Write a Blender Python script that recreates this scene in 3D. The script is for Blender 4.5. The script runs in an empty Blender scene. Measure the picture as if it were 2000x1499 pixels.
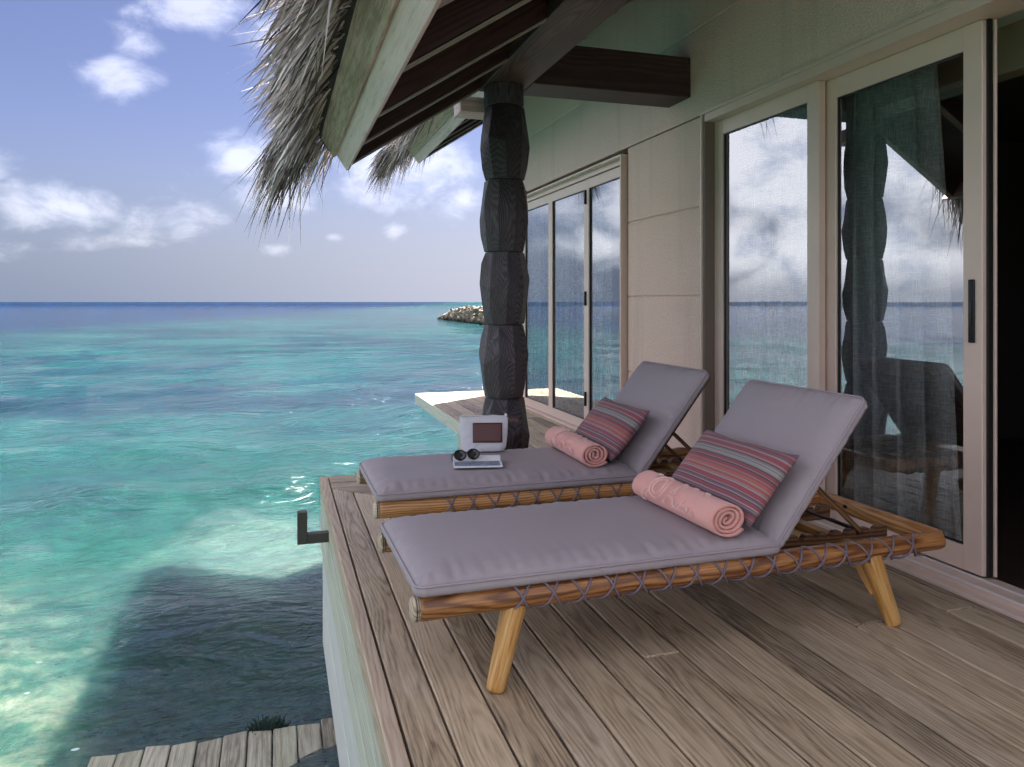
import bpy, bmesh, math, random
import numpy as np
from mathutils import Vector, Matrix, noise as mnoise
R = math.radians
random.seed(7)
rng = np.random.default_rng(7)
sc = bpy.context.scene
COL = sc.collection

# ------------------------------------------------------------------ camera
CAM_H = 1.2
cam_d = bpy.data.cameras.new('camera')
cam = bpy.data.objects.new('camera', cam_d)
COL.objects.link(cam)
cam.location = (0, 0, CAM_H)
cam.rotation_euler = (R(90), 0, R(-17.23))
cam_d.sensor_width = 36
cam_d.lens = 26.64
cam_d.shift_y = -0.0798
cam_d.clip_start = 0.05
cam_d.clip_end = 20000
sc.camera = cam
sc.view_settings.view_transform = 'Standard'
sc.view_settings.look = 'None'
sc.view_settings.exposure = 4.2
sc.view_settings.gamma = 1
sc.view_settings.use_curve_mapping = False
sc.cycles.use_denoising = True
sc.cycles.max_bounces = 8
sc.cycles.diffuse_bounces = 4
sc.cycles.glossy_bounces = 3
sc.cycles.use_adaptive_sampling = True
sc.cycles.adaptive_threshold = 0.03
sc.cycles.transparent_max_bounces = 16
sc.cycles.sample_clamp_indirect = 6
sc.cycles.caustics_reflective = False
sc.cycles.caustics_refractive = False

# ------------------------------------------------------------------ node helpers
class G:
    def __init__(s, nt):
        s.nt = nt
    def put(s, sock, v):
        if hasattr(v, 'is_output') or isinstance(v, bpy.types.NodeSocket):
            s.nt.links.new(v, sock)
        elif v is not None:
            if isinstance(v, (tuple, list)) and len(v) == 3 and sock.type == 'RGBA':
                v = (*v, 1)
            sock.default_value = v
    def n(s, t, props=None, **ins):
        nd = s.nt.nodes.new('ShaderNode' + t)
        for k, v in (props or {}).items():
            setattr(nd, k, v)
        for k, v in ins.items():
            k = k.replace('_', ' ')
            s.put(nd.inputs[k], v)
        return nd
    def m(s, op, a, b=None, c=None, clamp=False):
        nd = s.nt.nodes.new('ShaderNodeMath'); nd.operation = op; nd.use_clamp = clamp
        for i, v in enumerate((a, b, c)):
            if v is not None: s.put(nd.inputs[i], v)
        return nd.outputs[0]
    def vm(s, op, a, b=None):
        nd = s.nt.nodes.new('ShaderNodeVectorMath'); nd.operation = op
        s.put(nd.inputs[0], a)
        if b is not None: s.put(nd.inputs[1], b)
        return nd.outputs[0]
    def xyz(s, v):
        nd = s.n('SeparateXYZ'); s.put(nd.inputs[0], v); return nd.outputs
    def vec(s, x, y, z):
        nd = s.n('CombineXYZ')
        for i, v in enumerate((x, y, z)): s.put(nd.inputs[i], v)
        return nd.outputs[0]
    def mix(s, f, a, b, blend='MIX'):
        nd = s.nt.nodes.new('ShaderNodeMix'); nd.data_type = 'RGBA'; nd.blend_type = blend
        s.put(nd.inputs[0], f); s.put(nd.inputs[6], a); s.put(nd.inputs[7], b)
        return nd.outputs[2]
    def ramp(s, f, stops, interp='LINEAR'):
        nd = s.n('ValToRGB'); cr = nd.color_ramp; cr.interpolation = interp
        while len(cr.elements) < len(stops): cr.elements.new(0.5)
        for e, (p, c) in zip(cr.elements, sorted(stops, key=lambda q: q[0])):
            e.position = p; e.color = (*c, 1) if len(c) == 3 else c
        s.put(nd.inputs[0], f); return nd.outputs[0]
    def sm(s, v, a, b):
        nd = s.n('MapRange', {'interpolation_type': 'SMOOTHSTEP'})
        s.put(nd.inputs[0], v); nd.inputs[1].default_value = a; nd.inputs[2].default_value = b
        return nd.outputs[0]
    def noise(s, v, scale=1.0, detail=4.0, rough=0.55, dist=0.0):
        nd = s.n('TexNoise'); s.put(nd.inputs['Vector'], v)
        nd.inputs['Scale'].default_value = scale; nd.inputs['Detail'].default_value = detail
        nd.inputs['Roughness'].default_value = rough; nd.inputs['Distortion'].default_value = dist
        return nd.outputs[0]
    def bump(s, h, strength=0.3, dist=0.01, normal=None):
        nd = s.n('Bump'); nd.inputs['Strength'].default_value = strength; nd.inputs['Distance'].default_value = dist
        s.put(nd.inputs['Height'], h)
        if normal is not None: s.put(nd.inputs['Normal'], normal)
        return nd.outputs[0]
    def coord(s, kind='Object'):
        return s.n('TexCoord').outputs[kind]
    def rand(s):
        return s.n('ObjectInfo').outputs['Random']

def mat(name):
    m = bpy.data.materials.new(name); m.use_nodes = True
    nt = m.node_tree
    return m, G(nt), nt.nodes['Principled BSDF'], nt.nodes['Material Output']

# ------------------------------------------------------------------ world: sky with clouds
SUN_DIR = Vector((0.56, 0.45, 1.0)).normalized()
elev = math.asin(SUN_DIR.z)
azim = math.atan2(SUN_DIR.x, SUN_DIR.y)
SKY_STRENGTH = 0.05

def pix_dir(u, v):
    th = R(17.23); r = (u - 1000) / 1480; up = (590 - v) / 1480
    return Vector((r * math.cos(th) + math.sin(th), math.cos(th) - r * math.sin(th), up)).normalized()

w = bpy.data.worlds.new('World'); sc.world = w; w.use_nodes = True
g = G(w.node_tree)
bg = w.node_tree.nodes['Background']
sky = g.n('TexSky', {'sky_type': 'NISHITA', 'sun_disc': False, 'sun_elevation': elev, 'sun_rotation': azim,
                     'air_density': 1.0, 'dust_density': 0.7, 'ozone_density': 1.0, 'altitude': 0.0})
d = g.coord('Generated')
dx, dy, dz = g.xyz(d)
az = g.m('ARCTAN2', dx, dy)
el = g.m('ARCSINE', dz)
ae = g.vec(g.m('MULTIPLY', az, 1.0), g.m('MULTIPLY', el, 1.55), 0.0)
warp = g.noise(ae, 9.0, 2.0, 0.6)
fbm = g.noise(ae, 15.0, 7.0, 0.62, 0.3)
# cumulus banks: direction (u, v of the photograph only used to get azimuth and elevation), angular half sizes
BANKS = [(395, 10, .100, .040, 1.05), (530, 60, .05, .03, .8), (235, 160, .052, .030, 1.0), (125, 408, .080, .030, 1.05), (330, 430, .085, .036, .72),
         (470, 305, .052, .036, 1.1), (540, 380, .065, .035, .95), (790, 330, .10, .060, 1.15), (900, 400, .05, .03, .8),
         (262, 78, .03, .035, .7), (760, 440, .024, .016, .8), (540, 488, .034, .012, .6), (660, 470, .015, .010, .75),
         (20, 480, .04, .014, .6), (200, 470, .10, .014, .5), (640, 215, .05, .03, .6), (260, 15, .03, .016, .7),
         (-140, 330, .075, .06, 1.1), (-330, 180, .11, .075, 1.15), (-280, 440, .09, .04, 1.0), (-520, 330, .12, .09, 1.15), (-790, 430, .13, .07, 1.1), (-820, 220, .13, .09, 1.1)]
azw = g.m('ADD', az, g.m('MULTIPLY', g.m('SUBTRACT', warp, 0.5), 0.06))
elw = g.m('ADD', el, g.m('MULTIPLY', g.m('SUBTRACT', 0.5, warp), 0.045))
tot = None
for (u, v, hw, hh, amp) in BANKS:
    q = pix_dir(u, v)
    a0 = math.atan2(q.x, q.y); e0 = math.asin(q.z)
    ex = g.m('DIVIDE', g.m('SUBTRACT', azw, a0), hw)
    ey = g.m('DIVIDE', g.m('SUBTRACT', elw, e0), hh)
    dd = g.m('SQRT', g.m('ADD', g.m('MULTIPLY', ex, ex), g.m('MULTIPLY', ey, ey)))
    mk = g.m('MULTIPLY', g.sm(dd, 1.45, 0.0), amp)
    tot = mk if tot is None else g.m('MAXIMUM', tot, mk)
# cumulus added outside the view, denser than in it, to light the shaded deck
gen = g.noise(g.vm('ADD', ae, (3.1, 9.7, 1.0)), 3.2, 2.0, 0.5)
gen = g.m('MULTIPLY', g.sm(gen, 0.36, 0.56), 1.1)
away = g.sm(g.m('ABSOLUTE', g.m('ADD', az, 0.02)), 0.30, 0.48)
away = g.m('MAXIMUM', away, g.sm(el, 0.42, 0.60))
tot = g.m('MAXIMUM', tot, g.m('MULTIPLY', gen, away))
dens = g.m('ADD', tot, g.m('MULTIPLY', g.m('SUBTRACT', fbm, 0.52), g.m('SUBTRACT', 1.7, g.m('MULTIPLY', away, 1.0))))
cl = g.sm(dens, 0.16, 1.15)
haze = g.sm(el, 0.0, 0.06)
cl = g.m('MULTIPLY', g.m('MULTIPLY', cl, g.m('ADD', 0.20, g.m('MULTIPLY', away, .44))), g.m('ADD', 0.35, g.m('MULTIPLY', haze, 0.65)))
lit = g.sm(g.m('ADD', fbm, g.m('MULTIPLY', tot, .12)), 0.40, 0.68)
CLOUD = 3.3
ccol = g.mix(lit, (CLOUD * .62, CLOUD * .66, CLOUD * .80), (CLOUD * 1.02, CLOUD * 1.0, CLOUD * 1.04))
skyc = g.mix(1.0, sky.outputs[0], (.120, 0.106, .134), 'MULTIPLY')
# pale sea haze low down, brighter on the sun's side
saz = math.atan2(SUN_DIR.x, SUN_DIR.y)
side = g.m('COSINE', g.m('SUBTRACT', az, saz))
hz = g.mix(g.sm(side, .30, 1.0), (.285, .365, .53), (.70, .74, .90))
skyc = g.mix(g.m('MULTIPLY', g.sm(el, .24, -.01), .92), skyc, hz)
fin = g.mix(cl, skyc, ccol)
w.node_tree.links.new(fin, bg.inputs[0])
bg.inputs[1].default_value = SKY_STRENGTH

# ------------------------------------------------------------------ sun
sun_d = bpy.data.lights.new('sun', 'SUN')
sun_d.energy = 2.0; sun_d.angle = R(0.55); sun_d.color = (1.0, 0.96, 0.90)
sun = bpy.data.objects.new('sun', sun_d); COL.objects.link(sun)
sun.rotation_euler = SUN_DIR.to_track_quat('Z', 'Y').to_euler()
sun.location = SUN_DIR * 30

# ------------------------------------------------------------------ mesh helpers
def link(o, parent=None):
    COL.objects.link(o)
    if parent is not None:
        o.parent = parent
        o.matrix_parent_inverse = parent.matrix_basis.inverted()
    return o
def tag(o, label=None, cat=None, group=None, kind=None):
    if label: o['label'] = label
    if cat: o['category'] = cat
    if group: o['group'] = group
    if kind: o['kind'] = kind
    return o
def empty(name, loc, label=None, cat=None, group=None, kind=None, parent=None):
    o = bpy.data.objects.new(name, None); o.location = loc; o.empty_display_size = .1
    link(o, parent); return tag(o, label, cat, group, kind)
def mesh_obj(name, verts, faces, m, parent=None, smooth=False, basis=None):
    me = bpy.data.meshes.new(name)
    me.from_pydata([tuple(v) for v in verts], [], faces)
    me.update()
    if smooth: me.shade_smooth()
    me.materials.append(m)
    o = bpy.data.objects.new(name, me)
    if basis is not None: o.matrix_basis = basis
    return link(o, parent)
def bm_obj(name, bm, m, parent=None, smooth=False, basis=None):
    me = bpy.data.meshes.new(name); bm.normal_update(); bm.to_mesh(me); bm.free()
    if smooth: me.shade_smooth()
    me.materials.append(m)
    o = bpy.data.objects.new(name, me)
    if basis is not None: o.matrix_basis = basis
    return link(o, parent)
def bev_box(sx, sy, sz, bev=0.003, seg=1, cuts=0):
    bm = bmesh.new(); bmesh.ops.create_cube(bm, size=1)
    bmesh.ops.scale(bm, vec=(sx, sy, sz), verts=bm.verts)
    if bev > 0:
        bmesh.ops.bevel(bm, geom=list(bm.edges), offset=min(bev, .45 * min(sx, sy, sz)), segments=seg, affect='EDGES', profile=.5)
    return bm
def plank(name, p0, p1, width, thick, m, parent=None, bev=0.003, seg=1, up=(0, 0, 1), smooth=False):
    """beam from p0 to p1 (centre line), local x runs along it"""
    p0 = Vector(p0); p1 = Vector(p1); x = (p1 - p0); L = x.length; x.normalize()
    u = Vector(up)
    if abs(x.dot(u)) > .98: u = Vector((0, 1, 0))
    y = u.cross(x).normalized(); z = x.cross(y)
    M = Matrix((x, y, z)).transposed().to_4x4(); M.translation = (p0 + p1) / 2
    return bm_obj(name, bev_box(L, width, thick, bev, seg), m, parent, smooth, M)
def box(name, lo, hi, m, parent=None, bev=0.003, seg=1, axis=0):
    """axis aligned box, local x along world axis 0/1/2"""
    lo = Vector(lo); hi = Vector(hi); c = (lo + hi) / 2; s = hi - lo
    if axis == 0:
        return plank(name, (lo.x, c.y, c.z), (hi.x, c.y, c.z), s.y, s.z, m, parent, bev, seg)
    if axis == 1:
        return plank(name, (c.x, lo.y, c.z), (c.x, hi.y, c.z), s.x, s.z, m, parent, bev, seg)
    return plank(name, (c.x, c.y, lo.z), (c.x, c.y, hi.z), s.x, s.y, m, parent, bev, seg, up=(0, 1, 0)) if False else \
        bm_obj(name, bev_box(s.z, s.y, s.x, bev, seg), m, parent, False,
               Matrix(((0, 0, 1, c.x), (0, -1, 0, c.y), (1, 0, 0, c.z), (0, 0, 0, 1))))
def prism(name, pts, z0, z1, m, parent=None, along=(0, 1), bev=.002):
    """flat polygon board; local x runs along the given direction"""
    a = math.atan2(along[1], along[0]); c = Vector((sum(p[0] for p in pts) / len(pts), sum(p[1] for p in pts) / len(pts), (z0 + z1) / 2))
    M = Matrix.Translation(c) @ Matrix.Rotation(a, 4, 'Z'); Mi = M.inverted()
    n = len(pts)
    bm = bmesh.new()
    lo = [bm.verts.new(Mi @ Vector((p[0], p[1], z0))) for p in pts]
    hi = [bm.verts.new(Mi @ Vector((p[0], p[1], z1))) for p in pts]
    bm.faces.new(lo[::-1]); bm.faces.new(hi)
    for i in range(n): bm.faces.new((lo[i], lo[(i + 1) % n], hi[(i + 1) % n], hi[i]))
    bmesh.ops.recalc_face_normals(bm, faces=bm.faces)
    if bev: bmesh.ops.bevel(bm, geom=list(bm.edges), offset=bev, segments=1, affect='EDGES')
    return bm_obj(name, bm, m, parent, False, M)
def frames(path):
    pts = [Vector(p) for p in path]; out = []
    up = Vector((0, 0, 1))
    for i, p in enumerate(pts):
        t = (pts[min(i + 1, len(pts) - 1)] - pts[max(i - 1, 0)]).normalized()
        if i == 0:
            if abs(t.dot(up)) > .95: up = Vector((1, 0, 0))
            s = t.cross(up).normalized()
        else:
            s = (s - t * s.dot(t)).normalized()
        out.append((p, t, s, t.cross(s)))
    return out
def tube_data(path, rad, n=8, closed=False, caps=True, wob=0.0):
    fr = frames(path); V = []; F = []
    k = len(fr)
    for i, (p, t, s, b) in enumerate(fr):
        r = rad[i] if hasattr(rad, '__len__') else rad
        for j in range(n):
            a = 2 * math.pi * j / n
            rr = r * (1 + (wob * (mnoise.noise(Vector((p.x * 5 + math.cos(a), p.y * 5 + math.sin(a), p.z * 5)))) if wob else 0))
            V.append(p + s * math.cos(a) * rr + b * math.sin(a) * rr)
    for i in range(k - 1 if not closed else k):
        for j in range(n):
            a = i * n + j; b2 = i * n + (j + 1) % n; c = ((i + 1) % k) * n + (j + 1) % n; d2 = ((i + 1) % k) * n + j
            F.append((a, b2, c, d2))
    if caps and not closed:
        F.append(tuple(range(n))[::-1]); F.append(tuple((k - 1) * n + j for j in range(n)))
    return V, F
def tube(name, path, rad, m, parent=None, n=8, closed=False, smooth=True, wob=0.0):
    V, F = tube_data(path, rad, n, closed, True, wob)
    o = mesh_obj(name, V, F, m, parent, smooth)
    return o
def log(name, p0, p1, r0, r1, m, parent=None, n=18, k=14, wob=.03, cap_round=.012):
    """round timber from p0 to p1 in its own frame (local x along the grain)"""
    p0 = Vector(p0); p1 = Vector(p1); x = p1 - p0; L = x.length; x.normalize()
    u = Vector((0, 0, 1)) if abs(x.z) < .9 else Vector((0, 1, 0))
    y = u.cross(x).normalized(); z = x.cross(y)
    M = Matrix((x, y, z)).transposed().to_4x4(); M.translation = p0
    path = []; rad = []
    ss = [0, cap_round * .3 / L, cap_round / L] + [i / k for i in range(1, k)] + [1 - cap_round / L, 1 - cap_round * .3 / L, 1]
    for s in ss:
        path.append((s * L, 0, 0)); rr = r0 + (r1 - r0) * s
        e = min(s, 1 - s) * L
        if e < cap_round: rr *= .80 + .2 * math.sqrt(max(0, 1 - (1 - e / cap_round) ** 2))
        rad.append(rr)
    V, F = tube_data(path, rad, n, wob=wob)
    return mesh_obj(name, V, F, m, parent, True, M)

# ------------------------------------------------------------------ materials
CONTR = 1.5
def wood(name, dark, mid, light, rough=.6, ring=.013, ringamt=.55, tint=None, bump=.25, spec=.35, blotch=.5, coat=0):
    m, g, b, out = mat(name)
    r = g.rand(); x, y, z = g.xyz(g.coord())
    xo = g.m('ADD', x, g.m('MULTIPLY', r, 53.0))
    big = g.noise(g.vec(g.m('MULTIPLY', xo, .55), g.m('MULTIPLY', r, 9.0), 0.0), 1.0, 2.0, .5)
    big2 = g.noise(g.vec(g.m('MULTIPLY', xo, .8), 40.0, g.m('MULTIPLY', r, 7.0)), 1.0, 2.0, .5)
    fine = g.noise(g.vec(g.m('MULTIPLY', xo, 3.0), g.m('MULTIPLY', y, 14.0), g.m('MULTIPLY', z, 14.0)), 1.0, 3.0, .6)
    yy = g.m('ADD', y, g.m('ADD', g.m('MULTIPLY', g.m('SUBTRACT', big, .5), .20), g.m('MULTIPLY', g.m('SUBTRACT', r, .5), .12)))
    zz = g.m('ADD', z, g.m('ADD', .03, g.m('MULTIPLY', g.m('SUBTRACT', big2, .4), .12)))
    dd = g.m('SQRT', g.m('ADD', g.m('MULTIPLY', yy, yy), g.m('MULTIPLY', zz, zz)))
    dd = g.m('ADD', dd, g.m('MULTIPLY', g.m('SUBTRACT', fine, .5), .018))
    s = g.m('SINE', g.m('MULTIPLY', dd, 6.283 / ring))
    s = g.m('MULTIPLY_ADD', s, .5, .5)
    s = g.m('POWER', s, 1.8)
    fib = g.noise(g.vec(g.m('MULTIPLY', xo, 6.0), g.m('MULTIPLY', y, 170.0), g.m('MULTIPLY', z, 170.0)), 1.0, 3.0, .65)
    patch = g.noise(g.vec(g.m('MULTIPLY', xo, 2.2), g.m('MULTIPLY', y, 7.0), g.m('MULTIPLY', z, 7.0)), 1.0, 4.0, .65)
    v = g.m('ADD', g.m('MULTIPLY', g.m('SUBTRACT', 1.0, s), ringamt), g.m('MULTIPLY', fib, 1 - ringamt))
    v = g.m('ADD', v, g.m('MULTIPLY', g.m('SUBTRACT', patch, .5), blotch))
    v = g.m('ADD', v, g.m('MULTIPLY', g.m('SUBTRACT', r, .5), .30))
    v = g.m('ADD', g.m('MULTIPLY', g.m('SUBTRACT', v, .5), CONTR), .5)
    c = g.ramp(v, [(0.12, dark), (0.5, mid), (0.9, light)])
    if tint:
        c = g.mix(g.m('MULTIPLY', g.sm(g.m('ADD', patch, g.m('MULTIPLY', g.m('SUBTRACT', g.m('FRACT', g.m('MULTIPLY', r, 7.3)), .5), .5)), .45, .75), .7), c,
                  g.mix(1.0, c, tint, 'MULTIPLY'))
    g.put(b.inputs['Base Color'], c)
    g.put(b.inputs['Roughness'], g.m('ADD', rough, g.m('MULTIPLY', g.m('SUBTRACT', fib, .5), .25)))
    b.inputs['Specular IOR Level'].default_value = spec
    if coat:
        b.inputs['Coat Weight'].default_value = coat; b.inputs['Coat Roughness'].default_value = .3
    h = g.m('ADD', g.m('MULTIPLY', fib, .6), g.m('MULTIPLY', s, -.35))
    g.put(b.inputs['Normal'], g.bump(h, bump, .004))
    return m

def plain(name, col, rough=.5, metal=0.0, var=.0, scale=20, bump=0.0, bscale=80, spec=.5, sheen=0):
    m, g, b, out = mat(name)
    v = g.coord()
    if var:
        nn = g.noise(v, scale, 4, .6)
        c = g.mix(nn, tuple(x * (1 - var) for x in col), tuple(min(1, x * (1 + var)) for x in col))
        g.put(b.inputs['Base Color'], c)
    else:
        b.inputs['Base Color'].default_value = (*col, 1)
    b.inputs['Roughness'].default_value = rough; b.inputs['Metallic'].default_value = metal
    b.inputs['Specular IOR Level'].default_value = spec
    if sheen: b.inputs['Sheen Weight'].default_value = sheen
    if bump: g.put(b.inputs['Normal'], g.bump(g.noise(v, bscale, 5, .6), bump, .01))
    return m

M = {}
M['deck'] = wood('weathered_deck_wood', (.12, .084, .052), (.375, .280, .182), (.56, .435, .295), .55, .010, .17, (.92, .96, 1.04), .3, .45, .50)
M['deck_edge'] = wood('brown_edge_wood', (.20, .13, .085), (.38, .28, .195), (.50, .39, .29), .6, .012, .22, None, .2, .35, .3)
M['skirt'] = wood('pale_green_timber', (.36, .37, .30), (.50, .50, .41), (.58, .57, .48), .7, .03, .25, None, .15, .3, .3)
M['skirt_white'] = wood('white_weathered_board', (.46, .47, .44), (.58, .585, .55), (.66, .66, .62), .7, .03, .2, None, .1, .3, .3)
M['joist'] = plain('dark_joist', (.035, .03, .025), .8)
M['teak'] = wood('oiled_teak', (.13, .045, .013), (.36, .15, .046), (.58, .32, .13), .42, .011, .28, (1.0, .80, .62), .2, .5, .55, .15)
M['teak_grey'] = wood('weathered_teak', (.20, .13, .08), (.42, .28, .17), (.60, .46, .32), .55, .016, .5, None, .25, .4, .6)
M['teak_end'] = wood('teak_end_grain', (.30, .22, .15), (.50, .40, .29), (.60, .50, .38), .7, .010, .5, None, .2, .3, .4)
M['teak_leg'] = wood('honey_teak', (.30, .12, .028), (.50, .245, .06), (.68, .42, .16), .42, .015, .12, None, .2, .5, .5, .12)
M['teak_dark'] = wood('dark_teak_slat', (.06, .028, .014), (.13, .06, .028), (.22, .11, .05), .5, .016, .5, None, .2, .4, .4)
M['teak_gold'] = wood('golden_teak_slat', (.36, .17, .04), (.58, .32, .09), (.70, .45, .17), .45, .016, .4, None, .2, .4, .4)
M['burnt'] = wood('charred_log_wood', (.011, .008, .010), (.033, .025, .029), (.088, .070, .078), .5, .006, .26, None, .8, .45, .5)
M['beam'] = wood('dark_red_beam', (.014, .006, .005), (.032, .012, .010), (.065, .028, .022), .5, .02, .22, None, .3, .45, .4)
M['beam_lit'] = wood('water_lit_brown_beam', (.045, .022, .016), (.10, .055, .042), (.18, .11, .086), .5, .014, .28, None, .3, .45, .6)  # lighter brown than the other beams, standing in for light off the water
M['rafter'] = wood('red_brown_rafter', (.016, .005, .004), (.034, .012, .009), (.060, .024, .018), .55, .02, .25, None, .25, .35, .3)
M['rafter_edge'] = plain('pale_rafter_edge', (.30, .25, .20), .6, var=.2)
M['fascia'] = wood('silver_grey_timber', (.48, .35, .34), (.82, .60, .58), (.92, .70, .68), .7, .03, .12, None, .2, .3, .6)
M['fascia_brown'] = wood('stained_grey_timber', (.33, .23, .175), (.58, .43, .345), (.72, .56, .47), .7, .03, .12, None, .2, .3, .7)
M['frame'] = plain('bronze_anodised_frame', (.70, .54, .45), .42, .05, var=.04, scale=4)
M['frame_shaded'] = plain('shaded_bronze_reveal', (.20, .155, .125), .45, .2)  # shading of the reveal put into the colour, a darker copy of the frame
M['gasket'] = plain('black_gasket', (.012, .012, .013), .5)
M['black_metal'] = plain('black_metal', (.02, .02, .022), .4, .6)
M['bracket'] = plain('dark_olive_bracket', (.055, .050, .038), .55, var=.3)
M['steel'] = plain('bright_track', (.85, .82, .80), .5, .5)
M['rope'] = plain('mauve_rope', (.20, .155, .185), .8, var=.25, scale=300, bump=.4, bscale=500)
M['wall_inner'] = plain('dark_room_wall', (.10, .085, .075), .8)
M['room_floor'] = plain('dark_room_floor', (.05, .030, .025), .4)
M['room_ceiling'] = plain('pale_green_ceiling', (.55, .62, .56), .7)
M['room_beam'] = plain('olive_interior_beam', (.28, .24, .16), .6)
M['art_red'] = plain('dark_red_ornament', (.12, .015, .012), .5)
M['canvas'] = plain('white_canvas', (.60, .59, .63), .9, var=.06, scale=60, bump=.15, bscale=900)
M['leather'] = plain('maroon_leather', (.085, .020, .018), .45, var=.2, scale=30, bump=.1, bscale=300)
M['black_gloss'] = plain('black_acetate', (.006, .006, .008), .15)
M['lens'] = plain('dark_lens', (.012, .014, .013), .06)
M['paper'] = plain('white_paper', (.78, .78, .80), .6)

def stucco():
    m, g, b, out = mat('sand_textured_render')
    v = g.coord('Object'); geo = g.n('NewGeometry').outputs['Position']
    a = g.sm(g.noise(geo, 90.0, 3, .65), .32, .68); big = g.noise(geo, 1.3, 3, .5); md = g.noise(g.vm('MULTIPLY', geo, (1, 3.0, .6)), 12.0, 4, .6)
    c = g.mix(a, (.74, .53, .43), (.97, .715, .59))
    c = g.mix(g.m('MULTIPLY', big, .35), c, (.87, .63, .52))
    sx, sy, sz = g.xyz(geo); stv = g.noise(g.vec(sx, g.m('MULTIPLY', sy, 7.0), g.m('MULTIPLY', sz, .6)), 1.0, 4, .6)
    c = g.mix(g.m('MULTIPLY', g.sm(stv, .50, .72), .30), c, (.60, .44, .36))
    g.put(b.inputs['Base Color'], c); b.inputs['Roughness'].default_value = .85
    h = g.m('ADD', g.m('MULTIPLY', a, .8), g.m('MULTIPLY', md, .3))
    g.put(b.inputs['Normal'], g.bump(h, .7, .006))
    return m
M['stucco'] = stucco()

def cushion_mat():
    m, g, b, out = mat('mauve_grey_outdoor_fabric')
    v = g.coord()
    n1 = g.noise(v, 3.0, 3, .5); n2 = g.noise(v, 700, 2, .5)
    c = g.mix(n1, (.330, .280, .296), (.370, .314, .330))
    c = g.mix(g.m('MULTIPLY', n2, .25), c, (.30, .25, .275))
    n3 = g.noise(v, 1.6, 4, .6); c = g.mix(g.m('MULTIPLY', g.sm(n3, .40, .70), .35), c, g.mix(1.0, c, (.86, .84, .86), 'MULTIPLY'))
    g.put(b.inputs['Base Color'], c); b.inputs['Roughness'].default_value = .72
    b.inputs['Sheen Weight'].default_value = .05
    g.put(b.inputs['Normal'], g.bump(g.m('ADD', g.m('MULTIPLY', n2, .3), g.m('MULTIPLY', g.noise(v, 9, 3, .5), 1.0)), .15, .006))
    return m
M['cushion'] = cushion_mat()
M['piping'] = plain('grey_piping', (.36, .30, .33), .7)

def towel_mat():
    m, g, b, out = mat('pink_terry')
    v = g.coord()
    n = g.noise(v, 420, 3, .7); n2 = g.noise(v, 14, 3, .6)
    c = g.mix(n, (.74, .28, .23), (.95, .50, .43)); c = g.mix(g.m('MULTIPLY', n2, .35), c, (.90, .42, .38))
    g.put(b.inputs['Base Color'], c); b.inputs['Roughness'].default_value = .95
    b.inputs['Sheen Weight'].default_value = .35
    g.put(b.inputs['Normal'], g.bump(n, .9, .004))
    return m
M['towel'] = towel_mat()
M['towel_in'] = plain('coral_terry', (.72, .27, .20), .95, var=.15, scale=300, bump=.6, bscale=420)
M['towel_line'] = plain('pale_pink_cord', (.95, .62, .57), .9, var=.1, scale=300, bump=.4, bscale=500)

def stripe_mat(seed, width):
    m, g, b, out = mat('striped_woven_fabric')
    x, y, z = g.xyz(g.coord())
    f = g.m('ADD', g.m('DIVIDE', y, width), .5)
    wob = g.m('MULTIPLY', g.m('SUBTRACT', g.noise(g.vec(x, y, 0.0), 6, 2, .5), .5), .02)
    f = g.m('ADD', f, wob)
    rr = random.Random(seed)
    crim = (.24, .030, .045); rose = (.30, .085, .10); coral = (.38, .075, .055); grey = (.25, .225, .22); dk = (.035, .025, .032); mauve = (.13, .065, .09); pale = (.33, .23, .25)
    seq = [mauve, crim, dk, mauve, pale, crim, dk, pale, mauve, crim, pale, dk, coral, grey, coral, rose, crim, dk, pale, crim, dk, grey, grey, dk, rose, crim, pale, mauve, crim, mauve]
    wid = [2, 2, .7, 1.6, .6, 1.5, .5, .5, 1.3, 2.4, .6, .5, 1.4, .6, 1.4, 1.3, 1.3, .5, .5, 1.3, .5, 3.2, .4, .5, 1.2, 2.2, .6, 1.2, 2.2, 2]
    pos = np.cumsum([0] + wid[:-1]) / sum(wid)
    stops = [(float(p), c) for p, c in zip(pos, seq)]
    c = g.ramp(f, stops, 'CONSTANT')
    l1 = g.noise(g.vec(g.m('MULTIPLY', f, 62.0), 3.0, 0.0), 1.0, 1.0, .5); l2 = g.noise(g.vec(g.m('MULTIPLY', f, 48.0), 17.0, 0.0), 1.0, 1.0, .5)
    c = g.mix(g.m('MULTIPLY', g.sm(l1, .55, .64), .75), c, (.045, .025, .035))
    c = g.mix(g.m('MULTIPLY', g.sm(l2, .58, .66), .65), c, (.36, .28, .29))
    weave = g.m('MULTIPLY', g.m('SINE', g.m('MULTIPLY', x, 2600)), g.m('SINE', g.m('MULTIPLY', y, 2600)))
    n = g.noise(g.vec(g.m('MULTIPLY', x, 160), g.m('MULTIPLY', y, 600), 0.0), 1, 2, .5)
    c = g.mix(g.m('MULTIPLY', n, .35), c, g.mix(.5, c, (.5, .45, .45)))
    g.put(b.inputs['Base Color'], c); b.inputs['Roughness'].default_value = .9; b.inputs['Sheen Weight'].default_value = .1
    g.put(b.inputs['Normal'], g.bump(g.m('ADD', n, g.m('MULTIPLY', weave, .2)), .35, .002))
    return m
M['stripe'] = stripe_mat(1, .31)

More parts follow.
